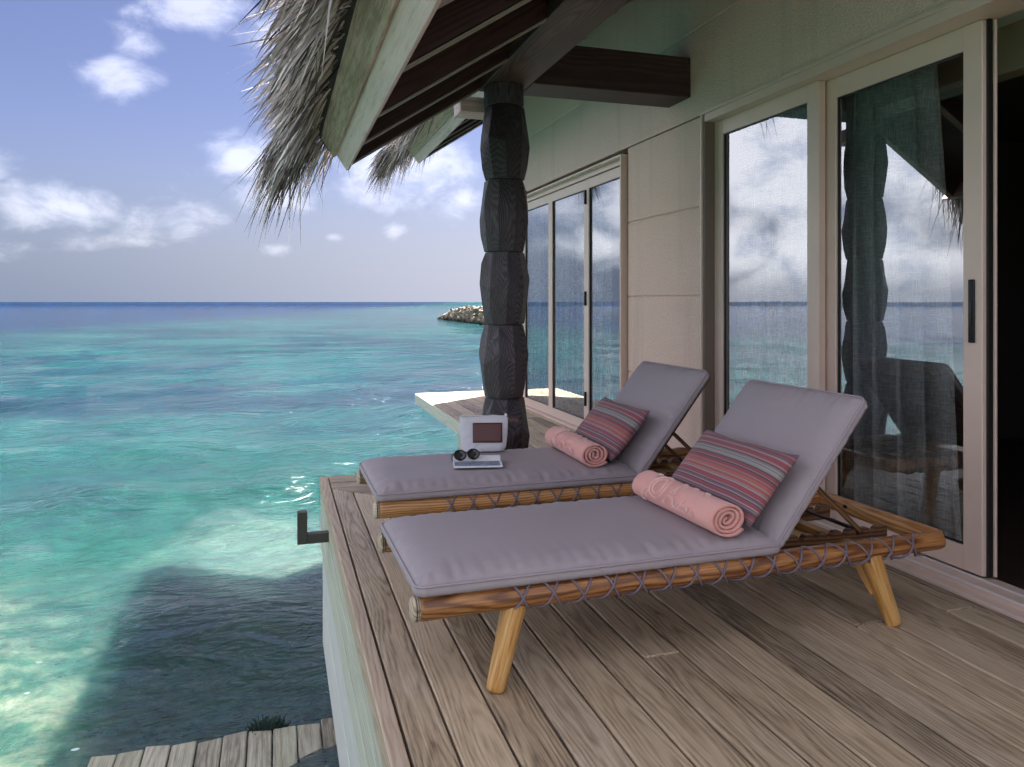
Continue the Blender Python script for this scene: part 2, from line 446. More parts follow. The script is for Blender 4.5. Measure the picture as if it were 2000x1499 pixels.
def thatch_mat():
    m, g, b, out = mat('dry_grey_thatch')
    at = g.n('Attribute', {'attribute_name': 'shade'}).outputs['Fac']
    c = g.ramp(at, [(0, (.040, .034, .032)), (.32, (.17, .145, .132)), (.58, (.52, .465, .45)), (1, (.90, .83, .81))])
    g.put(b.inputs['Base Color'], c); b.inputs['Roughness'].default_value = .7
    b.inputs['Specular IOR Level'].default_value = .3
    return m
M['thatch'] = thatch_mat()
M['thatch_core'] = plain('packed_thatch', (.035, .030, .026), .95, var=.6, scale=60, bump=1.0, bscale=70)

def glass_mat():
    m, g, b, out = mat('reflective_tinted_glass')
    nt = m.node_tree
    tr = g.n('BsdfTransparent', Color=(.96, .985, .975, 1)); gl = g.n('BsdfGlossy', Roughness=0.0, Color=(.92, .95, .98, 1))
    fr = g.n('Fresnel', IOR=1.55).outputs[0]
    f = g.m('ADD', .29, g.m('MULTIPLY', fr, 1.1), clamp=True)
    mx = g.n('MixShader'); g.put(mx.inputs[0], f); nt.links.new(tr.outputs[0], mx.inputs[1]); nt.links.new(gl.outputs[0], mx.inputs[2])
    geo = g.n('NewGeometry').outputs['Position']
    bm_ = g.bump(g.noise(geo, 1.1, 1, .4), .012, .05)
    g.put(gl.inputs['Normal'], bm_)
    nt.links.new(mx.outputs[0], out.inputs[0])
    return m
M['glass'] = glass_mat()

def curtain_mat(name, col, open_):
    m, g, b, out = mat(name); nt = m.node_tree
    geo = g.coord(); x, y, z = g.xyz(geo)
    hor = g.noise(g.vec(g.m('MULTIPLY', x, 18.0), g.m('MULTIPLY', y, 18.0), g.m('MULTIPLY', z, 190.0)), 1, 2, .6)
    ver = g.noise(g.vec(g.m('MULTIPLY', x, 220.0), g.m('MULTIPLY', y, 220.0), g.m('MULTIPLY', z, 14.0)), 1, 2, .6)
    th = g.m('MAXIMUM', hor, ver)
    fac = g.sm(th, .50, .62)
    c = g.mix(fac, tuple(v * .75 for v in col), col)
    df = g.n('BsdfDiffuse'); g.put(df.inputs[0], c); tl = g.n('BsdfTranslucent'); g.put(tl.inputs[0], c)
    a = g.n('MixShader'); a.inputs[0].default_value = .12; nt.links.new(df.outputs[0], a.inputs[1]); nt.links.new(tl.outputs[0], a.inputs[2])
    tp = g.n('BsdfTransparent')
    mx = g.n('MixShader'); g.put(mx.inputs[0], g.m('ADD', 1 - open_, g.m('MULTIPLY', fac, open_))); nt.links.new(tp.outputs[0], mx.inputs[1]); nt.links.new(a.outputs[0], mx.inputs[2])
    nt.links.new(mx.outputs[0], out.inputs[0])
    return m
M['curtain'] = curtain_mat('grey_green_linen_sheer', (.96, .98, .98), .10)
M['curtain_white'] = curtain_mat('white_voile', (.90, .92, .93), .35)

def print_mat():
    m, g, b, out = mat('grey_blue_printed_page')
    x, y, z = g.xyz(g.coord())
    n = g.noise(g.vec(x, y, 0.0), 26, 5, .6, 2.0)
    c = g.ramp(n, [(.3, (.10, .12, .18)), (.45, (.30, .33, .42)), (.55, (.14, .16, .24)), (.7, (.5, .53, .62))])
    edge = g.m('MULTIPLY', g.m('LESS_THAN', g.m('ABSOLUTE', g.m('SUBTRACT', y, -.054)), .046), g.m('LESS_THAN', g.m('ABSOLUTE', x), .110))
    c = g.mix(edge, (.74, .75, .79), c)
    g.put(b.inputs['Base Color'], c); b.inputs['Roughness'].default_value = .3
    return m
M['print'] = print_mat()

def water_mat():
    m, g, b, out = mat('lagoon_water')
    P = g.n('NewGeometry').outputs['Position']; x, y, z = g.xyz(P)
    flat = g.vec(x, y, 0.0)
    depthY = g.m('ADD', g.m('MULTIPLY', y, .96), g.m('MULTIPLY', x, -3.86))
    wob = g.noise(flat, .010, 4, .6)
    deep = g.sm(g.m('ADD', depthY, g.m('MULTIPLY', g.m('SUBTRACT', wob, .5), 150.0)), 110.0, 200.0)
    # sand and reef patches
    st = g.vec(g.m('MULTIPLY', x, .55), y, 0.0)
    r1 = g.noise(st, .055, 5, .6, .8); r2 = g.noise(g.vm('ADD', st, (40, 11, 3)), .22, 5, .62, .6); r3 = g.noise(flat, 1.6, 4, .6, .5)
    rf = g.m('ADD', g.m('MULTIPLY', r1, .48), g.m('ADD', g.m('MULTIPLY', r2, .44), g.m('MULTIPLY', r3, .14)))
    reef = g.m('MULTIPLY', g.sm(rf, .50, .60), .9)
    sandv = g.noise(g.vm('ADD', flat, (5, 90, 0)), .12, 4, .55, .4)
    sand = g.mix(g.sm(sandv, .35, .65), (.004, .044, .052), (.017, .080, .078))
    near = g.m('SQRT', g.m('ADD', g.m('MULTIPLY', x, x), g.m('MULTIPLY', y, y)))
    green = g.sm(near, 22.0, 6.0)
    sand = g.mix(green, sand, g.mix(g.sm(r2, .35, .65), (.008, .060, .047), (.029, .098, .077)))
    # very shallow pale sand beside the terrace
    ex = g.m('DIVIDE', g.m('SUBTRACT', x, -.10), 1.0); ey = g.m('DIVIDE', g.m('SUBTRACT', y, 8.2), 1.6)
    sh = g.m('ADD', g.m('SQRT', g.m('ADD', g.m('MULTIPLY', ex, ex), g.m('MULTIPLY', ey, ey))), g.m('MULTIPLY', g.m('SUBTRACT', r3, .5), 1.2))
    sand = g.mix(g.m('MULTIPLY', g.sm(sh, 1.5, .3), .55), sand, (.16, .215, .185))
    # coral heads to the lower left, green-brown
    cz = g.noise(g.vec(x, y, 2.0), 2.6, 6, .68, .3)
    lx = g.m('ADD', g.m('ADD', x, 2.1), g.m('MULTIPLY', g.m('SUBTRACT', y, 5.0), .28))
    cm = g.m('MULTIPLY', g.sm(g.m('ADD', lx, g.m('MULTIPLY', g.m('SUBTRACT', r2, .5), 2.4)), 1.9, .6), g.sm(y, 9.0, 6.0))
    coral = g.ramp(cz, [(.30, (.014, .050, .045)), (.45, (.050, .105, .078)), (.57, (.15, .185, .130)), (.70, (.30, .31, .24))])
    sand = g.mix(g.m('MULTIPLY', cm, .85), sand, coral)
    body = g.mix(g.m('MULTIPLY', reef, g.m('SUBTRACT', 1.0, g.m('MULTIPLY', green, .6))), sand, (.006, .026, .042))
    body = g.mix(deep, body, (.002, .018, .055))
    fd_ = g.sm(g.noise(g.vec(g.m('MULTIPLY', x, .7), y, 0.0), 5.0, 5, .68, 1.2), .30, .70)
    body = g.mix(g.m('MULTIPLY', g.sm(near, 40.0, 5.0), .55), body, g.mix(1.0, body, g.mix(fd_, (.45, .52, .58), (1.50, 1.42, 1.34)), 'MULTIPLY'))
    # foam flecks
    vor = g.n('TexVoronoi', {'feature': 'F1'}); g.put(vor.inputs['Vector'], g.vec(g.m('MULTIPLY', x, .8), g.m('MULTIPLY', y, 1.2), 0.0)); vor.inputs['Scale'].default_value = 5.5
    vd = g.m('ADD', vor.outputs['Distance'], g.m('MULTIPLY', g.m('SUBTRACT', g.noise(flat, 26, 3, .6), .5), .12))
    sel = g.m('GREATER_THAN', g.xyz(vor.outputs['Color'])[0], .86)
    zone = g.m('MULTIPLY', g.sm(y, 6.4, 5.2), g.sm(x, .2, -.2))
    foam = g.m('MULTIPLY', g.m('MULTIPLY', g.sm(vd, .13, .06), sel), zone)
    body = g.mix(foam, body, (.75, .78, .78))
    body = g.mix(1.0, body, (.50, .56, .575), 'MULTIPLY')
    g.put(b.inputs['Base Color'], body)
    g.put(b.inputs['Roughness'], g.m('ADD', .07, g.m('ADD', g.m('MULTIPLY', foam, .5), g.m('MULTIPLY', g.sm(near, 30.0, 700.0), .30))))
    b.inputs['IOR'].default_value = 1.33
    b.subsurface_method = 'BURLEY'
    b.inputs['Subsurface Weight'].default_value = .85
    b.inputs['Subsurface Radius'].default_value = (.16, .60, .64)
    b.inputs['Subsurface Scale'].default_value = 1.0
    g.put(b.inputs['Specular IOR Level'], g.m('SUBTRACT', .50, g.m('MULTIPLY', g.sm(near, 9.0, 45.0), .46)))
    # ripples
    wv = g.vec(g.m('MULTIPLY', x, .55), y, 0.0)
    n1 = g.noise(wv, 1.1, 4, .6, .6); n2 = g.noise(wv, 4.0, 4, .62, .8); n3 = g.noise(wv, .22, 3, .55, .3)
    fade = g.sm(near, 260.0, 8.0)
    n4 = g.noise(wv, 12.0, 3, .6, .5); fade4 = g.sm(near, 26.0, 4.0)
    h = g.m('ADD', g.m('MULTIPLY', n1, .44), g.m('ADD', g.m('MULTIPLY', g.m('MULTIPLY', n2, fade), .115), g.m('ADD', g.m('MULTIPLY', n3, .9), g.m('MULTIPLY', g.m('MULTIPLY', n4, fade4), .042))))
    g.put(b.inputs['Normal'], g.bump(h, 1.0, .55))
    return m
M['water'] = water_mat()
def rock_mat():
    m, g, b, out = mat('limestone_boulders')
    P = g.n('NewGeometry').outputs['Position']; z = g.xyz(P)[2]
    n = g.noise(P, .8, 4, .65); r = g.noise(P, 3.0, 3, .6)
    c = g.ramp(n, [(.3, (.07, .055, .04)), (.5, (.20, .165, .12)), (.7, (.32, .27, .20))])
    wet = g.sm(g.m('ADD', z, g.m('MULTIPLY', r, .3)), WZ + .75, WZ + .25)
    g.put(b.inputs['Base Color'], g.mix(g.m('MULTIPLY', wet, .9), c, (.022, .022, .020)))
    b.inputs['Roughness'].default_value = .85
    return m
WZ = -1.45
M['rock'] = rock_mat()
M['platform'] = wood('algae_stained_plank', (.16, .14, .105), (.36, .33, .25), (.52, .48, .39), .75, .02, .15, (.85, .92, .82), .4, .3, .7)
M['weed'] = plain('dark_seaweed', (.02, .05, .035), .8, var=.5, scale=30)

# ------------------------------------------------------------------ water
WZ = -1.45
def build_water():
    rr = [0.0]
    r = .5
    while r < 9000:
        rr.append(r); r *= 1.028 if r > 4 else 1.06
    rr = np.array(rr); nA = 300
    ang = np.linspace(0, 2 * np.pi, nA, endpoint=False)
    Rr, A = np.meshgrid(rr[1:], ang, indexing='ij')
    X = Rr * np.sin(A); Y = Rr * np.cos(A)
    Z = np.zeros_like(X)
    rs = np.random.default_rng(3)
    for i in range(26):
        lam = rs.uniform(.7, 4.5); th = rs.normal(np.pi * .5, .7); ph = rs.uniform(0, 6.28)
        k = 2 * np.pi / lam
        am = .0065 * lam ** .8
        lim = np.clip((lam / (Rr * 2 * np.pi / nA * 3)) - .3, 0, 1)
        q = np.sin(k * (X * np.cos(th) + Y * np.sin(th)) + ph)
        Z += am * lim * (q + .25 * np.abs(q))
    V = [(0, 0, WZ)] + [(float(a), float(b), float(c) + WZ) for a, b, c in zip(X.ravel(), Y.ravel(), Z.ravel())]
    F = [(0, 1 + (j + 1) % nA, 1 + j) for j in range(nA)]
    n = len(rr) - 1
    for i in range(n - 1):
        for j in range(nA):
            a = 1 + i * nA + j; b = 1 + i * nA + (j + 1) % nA
            F.append((a, b, b + nA, a + nA))
    o = mesh_obj('water', V, F, M['water'], None, True)
    tag(o, kind='structure')
build_water()

# ------------------------------------------------------------------ deck (terrace)
EX = .281           # outer edge of the terrace
YF = 5.352          # far edge
WALLX = 2.70
deck = box('deck', (EX + .03, -3.0, -.14), (WALLX - .02, YF - .03, -.034), M['joist'], None, 0)
tag(deck, kind='structure')
T0, T1 = -.030, 0.0
# outer edge boards (fascia cap) along the water side and along the far side
box('edge_board', (EX, -3.0, T0 - .06), (.331, YF - .05, T1), M['deck_edge'], deck, .004, 1, 1)
prism('edge_board', [(EX, YF - .05 + .002), (.331, YF - .05 + .002), (WALLX, YF - .05 + .002), (WALLX, YF), (EX, YF)], T0 - .06, T1, M['deck_edge'], deck, (1, 0))
G_ = .0080
cols = [(.331 + G_, .4545)]
x = .4545 + G_
while x < 2.655:
    cols.append((x, min(x + .1365, 2.668))); x += .1365 + G_
# mitred frame boards at the far corner
ym = [YF - .05 - G_ - .145 * i for i in range(0, 6)]
rows = [(ym[i] - .145 + G_, ym[i]) for i in range(4)]       # cross boards, far to near
def ybreaks(i):
    base = [-3.0, .2, 2.31] if i in (6, 12, 15) else ([-3.0, 1.0] if i % 2 else [-3.0, -.4])
    return base
xs_in = cols[2][0]
for i, (a, b) in enumerate(cols):
    if i < 2:
        # mitre: outer corner meets cross board row 2+i
        yo = rows[2 + i][1] ; yi = rows[2 + i][0]
        prism('deck_board', [(a, 1.2), (b, 1.2), (b, yi - G_ * .7), (a, yo - G_ * .7)], T0, T1, M['deck'], deck, (0, 1), .0035)
        prism('deck_board', [(a, -3.0), (b, -3.0), (b, 1.2 - G_), (a, 1.2 - G_)], T0, T1, M['deck'], deck, (0, 1), .0035)
    else:
        br = ybreaks(i) + [rows[3][0] - G_]
        for y0, y1 in zip(br[:-1], br[1:]):
            if y1 - y0 < .1: continue
            prism('deck_board', [(a, y0 + .003), (b, y0 + .003), (b, y1 - .003), (a, y1 - .003)], T0, T1 - random.uniform(0, .0015), M['deck'], deck, (0, 1), .005)
for k, (y0, y1) in enumerate(rows):
    if k < 2:
        prism('deck_board', [(.331 + G_, y0), (WALLX - .03, y0), (WALLX - .03, y1), (.331 + G_, y1)], T0, T1, M['deck'], deck, (1, 0), .0035)
    else:
        a, b = cols[k - 2]
        prism('deck_board', [(a + G_ * .7, y1), (b + G_ * .7, y0), (WALLX - .03, y0), (WALLX - .03, y1)], T0, T1, M['deck'], deck, (1, 0), .0035)
# skirt on the water side and far side
zs = [(-.092, -.2), (-.204, -.338), (-.342, -.476)]
for (za, zb) in zs:
    box('skirt_board', (EX + .004, -3.0, zb), (EX + .028, YF - .004, za), M['skirt'], deck, .003, 1, 1)
    box('skirt_board', (EX + .030, YF - .028, zb), (WALLX - 1.0, YF - .004, za), M['skirt'], deck, .003, 1, 0)
for (za, zb) in [(-.480, -.80), (-.804, -1.13)]:
    box('skirt_board', (EX + .018, -3.0, zb), (EX + .036, YF - .010, za), M['skirt_white'], deck, .004, 1, 1)
    box('skirt_board', (EX + .038, YF - .034, zb), (WALLX - 1.0, YF - .012, za), M['skirt_white'], deck, .004, 1, 0)
for yy in (-2.4, .2, 2.6, 4.9):
    for xx in (.55, 2.3):
        log('pile', (xx, yy, -3.5), (xx, yy, -.14), .11, .11, M['skirt'], deck)

# walkway beyond the terrace
walk = box('walkway', (1.80, YF + .02, -.12), (WALLX - .02, 9.83, -.034), M['joist'], None, 0)
tag(walk, kind='structure')
WX0 = 1.755
wx = WX0
i = 0
while wx < 2.64:
    b = min(wx + .1365, 2.668)
    br = [YF + .004, 7.45 if i % 2 else 6.5, 9.80]
    for y0, y1 in zip(br[:-1], br[1:]):
        prism('deck_board', [(wx, y0 + .002), (b, y0 + .002), (b, y1 - .002), (wx, y1 - .002)], T0, T1, M['deck'], walk, (0, 1), .003)
    wx += .1365 + G_; i += 1
prism('edge_board', [(WX0, 9.805), (2.668, 9.805), (2.668, 9.87), (WX0, 9.87)], T0 - .05, T1, M['deck_edge'], walk, (1, 0))
box('skirt_board', (WX0 - .026, YF + .002, -.13), (WX0 - .002, 9.87, -.006), M['skirt'], walk, .003, 1, 1)
for (za, zb) in [(-.134, -.30), (-.304, -.47), (-.474, -.64), (-.644, -.9), (-.904, -1.13)]:
    box('skirt_board', (WX0 - .018, YF + .002, zb), (WX0, 7.44, za), M['skirt'], walk, .003, 1, 1)
    box('skirt_board', (WX0, 7.418, zb), (2.6, 7.44, za), M['skirt'], walk, .003, 1, 0)
for yy in (6.2, 9.2):
    log('pile', (2.3, yy, -3.5), (2.3, yy, -.12), .10, .10, M['skirt'], walk)

# ------------------------------------------------------------------ villa
villa = empty('overwater_villa', (WALLX + .2, 3.0, 0), 'sand coloured villa with thatched roof, dark carved column and glass doors beside the deck', 'building')
ZB = [.03, .64, 1.24, 1.835, 2.44, 3.035, 3.72]
wall = box('wall', (WALLX + .012, 4.452, .02), (WALLX + .16, 5.555, 2.44), M['stucco'], villa, 0)
JW = .006
def wpanel(y0, y1, z0, z1):
    box('wall_panel', (WALLX, y0 + JW, z0 + JW), (WALLX + .014, y1 - JW, z1 - JW), M['stucco'], wall, .004, 1, 1)
for a, b in zip(ZB[:4], ZB[1:5]): wpanel(4.448, 5.56, a, b)
for a, b in zip(ZB[4:6], ZB[5:7]):
    wpanel(.25, 9.5, a, b)
box('wall_backing', (WALLX + .012, .25, 2.46), (WALLX + .16, 9.5, 3.72), M['stucco'], wall, 0)
box('wall_backing', (WALLX + .002, 9.0, .0), (WALLX + .16, 9.5, 2.44), M['stucco'], wall, 0)
box('wall_backing', (WALLX + .16, 9.30, -.1), (8.0, 9.5, 3.72), M['stucco'], wall, 0)
box('wall_backing', (WALLX + .002, .05, .0), (WALLX + .16, .29, 2.44), M['stucco'], wall, 0)
box('wall_backing', (WALLX + .20, .05, -.1), (8.0, .25, 3.72), M['stucco'], wall, 0)
box('wall_backing', (8.0, .05, -.1), (8.2, 9.5, 3.72), M['stucco'], wall, 0)
# interior shell
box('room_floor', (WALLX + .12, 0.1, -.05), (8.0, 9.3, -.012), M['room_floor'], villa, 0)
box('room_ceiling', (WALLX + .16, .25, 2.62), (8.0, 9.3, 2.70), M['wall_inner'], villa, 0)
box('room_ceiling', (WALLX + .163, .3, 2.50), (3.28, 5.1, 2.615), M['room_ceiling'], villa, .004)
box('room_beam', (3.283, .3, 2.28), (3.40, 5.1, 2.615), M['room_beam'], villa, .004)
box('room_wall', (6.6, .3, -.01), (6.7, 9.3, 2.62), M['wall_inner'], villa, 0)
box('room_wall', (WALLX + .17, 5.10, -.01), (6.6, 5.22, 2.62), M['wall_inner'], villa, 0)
# two ornaments on the far inner wall
def disc(name, c, r, n, m, parent, rot=0):
    V = []; F = []
    for s in (0, -.03):
        for k in range(n):
            a = rot + 2 * math.pi * k / n
            V.append((c[0] + r * math.cos(a), c[1] + s, c[2] + r * math.sin(a)))
    F = [tuple(range(n)), tuple(range(2 * n - 1, n - 1, -1))] + [(k, k + n, (k + 1) % n + n, (k + 1) % n) for k in range(n)]
    return mesh_obj(name, V, F, m, parent)

# sliding door set -------------------------------------------------
DY1 = 4.44; DY0 = .35; DH = 2.44
sd = empty('sliding_door', (WALLX + .09, 2.4, 0), parent=villa)
box('door_casing', (WALLX - .012, DY1 - .012, .0), (WALLX + .045, DY1 + .010, DH), M['frame'], sd, .002, 1, 2)
box('door_casing', (WALLX - .012, DY0, DH - .0), (WALLX + .045, DY1 + .010, DH + .022), M['frame'], sd, .002, 1, 1)
box('jamb', (WALLX + .0, DY1 - .030, .0), (WALLX + .20, DY1 - .0125, DH - .0005), M['frame_shaded'], sd, 0, 1, 2)
box('head', (WALLX + .0, DY0, DH - .050), (WALLX + .20, DY1 - .031, DH - .0005), M['frame'], sd, .002, 1, 1)
box('threshold', (WALLX - .028, DY0, -.10), (WALLX + .035, DY1 - .031, .012), M['frame'], sd, .002, 1, 1)
box('threshold', (WALLX + .036, DY0, .001), (WALLX + .20, DY1 - .031, .030), M['frame'], sd, .002, 1, 1)
box('track', (WALLX + .030, DY0, .0305), (WALLX + .038, DY1 - .032, .040), M['steel'], sd, .001, 1, 1)
box('track', (WALLX + .118, DY0, .0305), (WALLX + .124, DY1 - .032, .040), M['steel'], sd, .001, 1, 1)
def leaf(y0, y1, xf, z0, z1, sw, parent, th=.045, name='door_leaf', handle=False, fm='frame', rail=None):
    rail = rail or sw
    lf = empty(name, (xf, (y0 + y1) / 2, z0), parent=parent)
    box('stile', (xf, y0, z0), (xf + th, y0 + sw, z1), M[fm], lf, .003, 1, 2)
    box('stile', (xf, y1 - sw, z0), (xf + th, y1, z1), M[fm], lf, .003, 1, 2)
    box('rail', (xf + .001, y0 + sw, z1 - rail), (xf + th - .001, y1 - sw, z1), M[fm], lf, .002, 1, 1)
    box('rail', (xf + .001, y0 + sw, z0), (xf + th - .001, y1 - sw, z0 + rail), M[fm], lf, .002, 1, 1)
    # gasket line round the pane
    gx = xf + .012
    for (a, b, c, d2) in ((y0 + sw, y0 + sw + .006, z0 + rail, z1 - rail), (y1 - sw - .006, y1 - sw, z0 + rail, z1 - rail)):
        box('gasket', (gx, a + .0002, c), (gx + .014, b, d2), M['gasket'], lf, 0, 1, 2)
    for (c, d2) in ((z0 + rail, z0 + rail + .006), (z1 - rail - .006, z1 - rail)):
        box('gasket', (gx, y0 + sw + .007, c + .0002), (gx + .014, y1 - sw - .007, d2), M['gasket'], lf, 0, 1, 1)
    p = .004
    mesh_obj('pane', [(xf + .020, y0 + sw, z0 + rail), (xf + .020, y1 - sw, z0 + rail), (xf + .020, y1 - sw, z1 - rail), (xf + .020, y0 + sw, z1 - rail)],
             [(0, 3, 2, 1)], M['glass'], lf)
    if handle:
        yh = y0 + sw * .5
        bm = bev_box(.010, .030, .27, .012, 3)
        bm_obj('handle', bm, M['black_metal'], lf, True, Matrix.Translation((xf - .0045, yh, 1.16)))
        bm_obj('latch', bev_box(.012, .010, .10, .004, 2), M['gasket'], lf, True, Matrix.Translation((xf - .010, yh, 1.15)))
    return lf
leaf(3.395, DY1 - .031, WALLX + .075, .045, DH - .051, .095, sd)
leaf(2.455, 3.425, WALLX + .130, .043, DH - .052, .095, sd, handle=True, rail=.105)
leaf(1.50, 2.44, WALLX + .186, .043, DH - .052, .04, sd, th=.012) if False else None
box('jamb', (WALLX + .150, 2.442, .043), (WALLX + .170, 2.4535, DH - .052), M['gasket'], sd, 0, 1, 2)
box('jamb', (WALLX + .178, 2.435, .043), (WALLX + .190, 2.447, DH - .052), M['frame'], sd, .002, 1, 2)
# door casing at the near side, outside the frame
box('jamb', (WALLX - .012, DY0 - .05, .0), (WALLX + .20, DY0 - .001, DH), M['frame'], sd, .002, 1, 2)
leaf(.355, 1.30, WALLX + .075, .045, DH - .051, .095, sd)

# folding door set -------------------------------------------------
fd = empty('folding_door', (WALLX - .02, 7.3, 0), parent=villa)
FY0, FY1 = 5.585, 9.0
FH = 2.375
box('door_casing', (WALLX - .055, FY0 - .014, .0), (WALLX + .12, FY0 + .008, FH), M['frame'], fd, .002, 1, 2)
box('door_casing', (WALLX - .055, FY0 - .014, FH + .0005), (WALLX + .12, FY1, FH + .018), M['frame'], fd, .002, 1, 1)
box('head', (WALLX + .0, FY0 + .009, FH - .045), (WALLX + .12, FY1, FH), M['frame'], fd, .002, 1, 1)
box('threshold', (WALLX - .028, FY0 + .009, -.10), (WALLX + .12, FY1, .018), M['frame'], fd, .002, 1, 1)
fx = WALLX + .010
edges = [FY0 + .012, 6.44, 7.40, 8.30, FY1 - .01]
for a, b in zip(edges[:-1], edges[1:]):
    leaf(a + .002, b - .002, fx, .022, FH - .055, .052, fd, rail=.085)
for z0 in (.25, 1.17, 2.10):
    bm_obj('hinge', bev_box(.022, .020, .13, .004, 2), M['black_metal'], fd, True, Matrix.Translation((fx - .009, 6.44, z0 + .06)))
box('room_wall', (WALLX + .125, 5.23, 2.40), (WALLX + .158, 9.29, 2.615), M['wall_inner'], villa, 0)

# ------------------------------------------------------------------ column and beams
CX, CY = 1.414, 4.73
col = empty('column', (CX, CY, 0), parent=villa)
joints = [0.0, .115, .582, 1.053, 1.52, 1.985, 2.46, 2.60]
def segment(z0, z1, seed):
    """one carved block of the post: eight adzed faces that swell and shrink, hard arrises"""
    n = 9; rs = random.Random(seed); h = z1 - z0
    prof = [(0, .127), (.27, .149), (.52, .161), (.76, .147), (1, .127)] if h > .3 else [(0, .130), (1, .130)]
    V = []; F = []
    for i, (s, r) in enumerate(prof):
        for j in range(n):
            a = 2 * math.pi * j / n + seed * .35 + rs.uniform(-.05, .05)
            ss = s + (rs.uniform(-.05, .05) + (.07 if j % 2 else -.07) if 0 < i < len(prof) - 1 else 0)
            rr = r * (1 + (rs.uniform(-.03, .03) if 0 < i < len(prof) - 1 else 0)) * 1.03
            V.append((rr * math.cos(a), rr * math.sin(a), ss * h))
    k = len(prof)
    for i in range(k - 1):
        for j in range(n):
            a, b, c, d2 = i * n + j, i * n + (j + 1) % n, (i + 1) * n + (j + 1) % n, (i + 1) * n + j
            F += [(a, b, c), (a, c, d2)] if (i + j) % 2 else [(a, b, d2), (b, c, d2)]
    F.append(tuple(range(n))[::-1]); F.append(tuple((k - 1) * n + j for j in range(n)))
    V = [(v[2], v[1], -v[0]) for v in V]
    Mx = Matrix(((0, 0, -1, CX), (0, 1, 0, CY), (1, 0, 0, z0), (0, 0, 0, 1)))
    bm = bmesh.new(); vs = [bm.verts.new(v) for v in V]
    for f in F: bm.faces.new([vs[q] for q in f])
    bmesh.ops.recalc_face_normals(bm, faces=bm.faces)
    bmesh.ops.bevel(bm, geom=list(bm.edges), offset=.003, segments=1, affect='EDGES')
    return bm_obj('log_segment', bm, M['burnt'], col, False, Mx)
for i, (a, b) in enumerate(zip(joints[:-1], joints[1:])):
    segment(a + .0035, b - .0035, i)
log('core', (CX, CY, 0), (CX, CY, 2.6), .118, .118, M['gasket'], col)

roof = empty('roof', (2.7, 3.0, 2.06), parent=villa)
SL = .65; AN = math.atan(SL); ca, sa = math.cos(AN), math.sin(AN)
DZ = [0.0]
def rz(X): return 2.06 + SL * (X - .44) + DZ[0]            # underside of the rafters
def rp(X, off, Y):                                 # point a distance off above that plane
    return Vector((X - sa * off, Y, rz(X) + ca * off))
plank('beam', (1.42, 1.72, 2.735), (1.42, 4.883, 2.735), .285, .27, M['beam_lit'], roof, .004)
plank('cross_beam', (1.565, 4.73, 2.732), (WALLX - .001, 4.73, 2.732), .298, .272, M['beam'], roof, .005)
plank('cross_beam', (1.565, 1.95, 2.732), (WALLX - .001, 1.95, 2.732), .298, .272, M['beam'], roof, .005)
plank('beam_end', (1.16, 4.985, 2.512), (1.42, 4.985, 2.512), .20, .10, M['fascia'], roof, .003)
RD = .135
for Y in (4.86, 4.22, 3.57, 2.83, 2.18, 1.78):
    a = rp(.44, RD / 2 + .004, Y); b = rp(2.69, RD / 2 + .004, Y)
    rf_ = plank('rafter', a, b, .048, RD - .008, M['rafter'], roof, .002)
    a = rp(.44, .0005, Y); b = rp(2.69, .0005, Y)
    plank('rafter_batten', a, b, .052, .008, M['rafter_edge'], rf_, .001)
def slab(name, X0, X1, Y0, Y1, o0, o1, m, bev=0):
    V = []
    for Y in (Y0, Y1):
        for (X, o) in ((X0, o0), (X1, o0), (X1, o1), (X0, o1)):
            V.append(rp(X, o, Y))
    F = [(0, 1, 2, 3), (7, 6, 5, 4), (0, 4, 5, 1), (1, 5, 6, 2), (2, 6, 7, 3), (3, 7, 4, 0)]
    return mesh_obj(name, V, F, m, roof)
slab('roof_lining', .42, 6.0, 1.72, 4.95, RD + .001, RD + .022, M['rafter'])
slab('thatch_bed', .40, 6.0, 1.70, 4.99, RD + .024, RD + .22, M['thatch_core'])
# far (walkway) part of the roof, eave set back
X2 = 1.76; DZ[0] = .085
slab('roof_lining', X2, 6.0, 4.953, 9.68, RD + .001, RD + .022, M['rafter'])
slab('thatch_bed', X2 - .02, 6.0, 4.993, 9.74, RD + .024, RD + .22, M['thatch_core'])
for Y in (9.63, 9.0, 8.35, 7.7, 7.05, 6.4, 5.75):
    rf_ = plank('rafter', rp(X2, RD / 2 + .004, Y), rp(2.69, RD / 2 + .004, Y), .048, RD - .008, M['rafter'], roof, .002)
    plank('rafter_batten', rp(X2, .0005, Y), rp(2.69, .0005, Y), .052, .008, M['rafter_edge'], rf_, .001)
# other half of the roof over the rooms
def back_slab(Y0, Y1):
    top = rp(6.0, RD + .22, Y0); zz = top.z
    V = [(top.x - .1, Y0, zz - .05), (11.5, Y0, zz - 3.4), (11.5, Y0, zz - 3.7), (top.x - .1, Y0, zz - .35)]
    V = V + [(a, Y1, c) for (a, b, c) in V]
    F = [(0, 3, 2, 1), (4, 5, 6, 7), (0, 1, 5, 4), (1, 2, 6, 5), (2, 3, 7, 6), (3, 0, 4, 7)]
    mesh_obj('thatch_bed', V, F, M['thatch_core'], roof)
back_slab(1.7, 9.85)
# fascia boards
def fascia(X0, Ya, Yb):
    # square cut boards standing on the rafter ends
    def board(o0, o1, out, th, m, nm):
        c0 = (o0 + o1) / 2
        p = rp(X0, c0, 0) + Vector((-ca, 0, -sa)) * (out + th / 2)
        plank(nm, (p.x, Ya, p.z), (p.x, Yb, p.z), th, o1 - o0, m, roof, .003, 1, up=(-sa, 0, ca))
    board(-.012, RD + .008, .001, .024, M['fascia'], 'fascia_board')
    board(RD - .035, RD + .115, .026, .024, M['fascia_brown'], 'fascia_board')
fascia(X2, 4.96, 9.70)
DZ[0] = 0.0
fascia(.44, 1.70, 4.94)

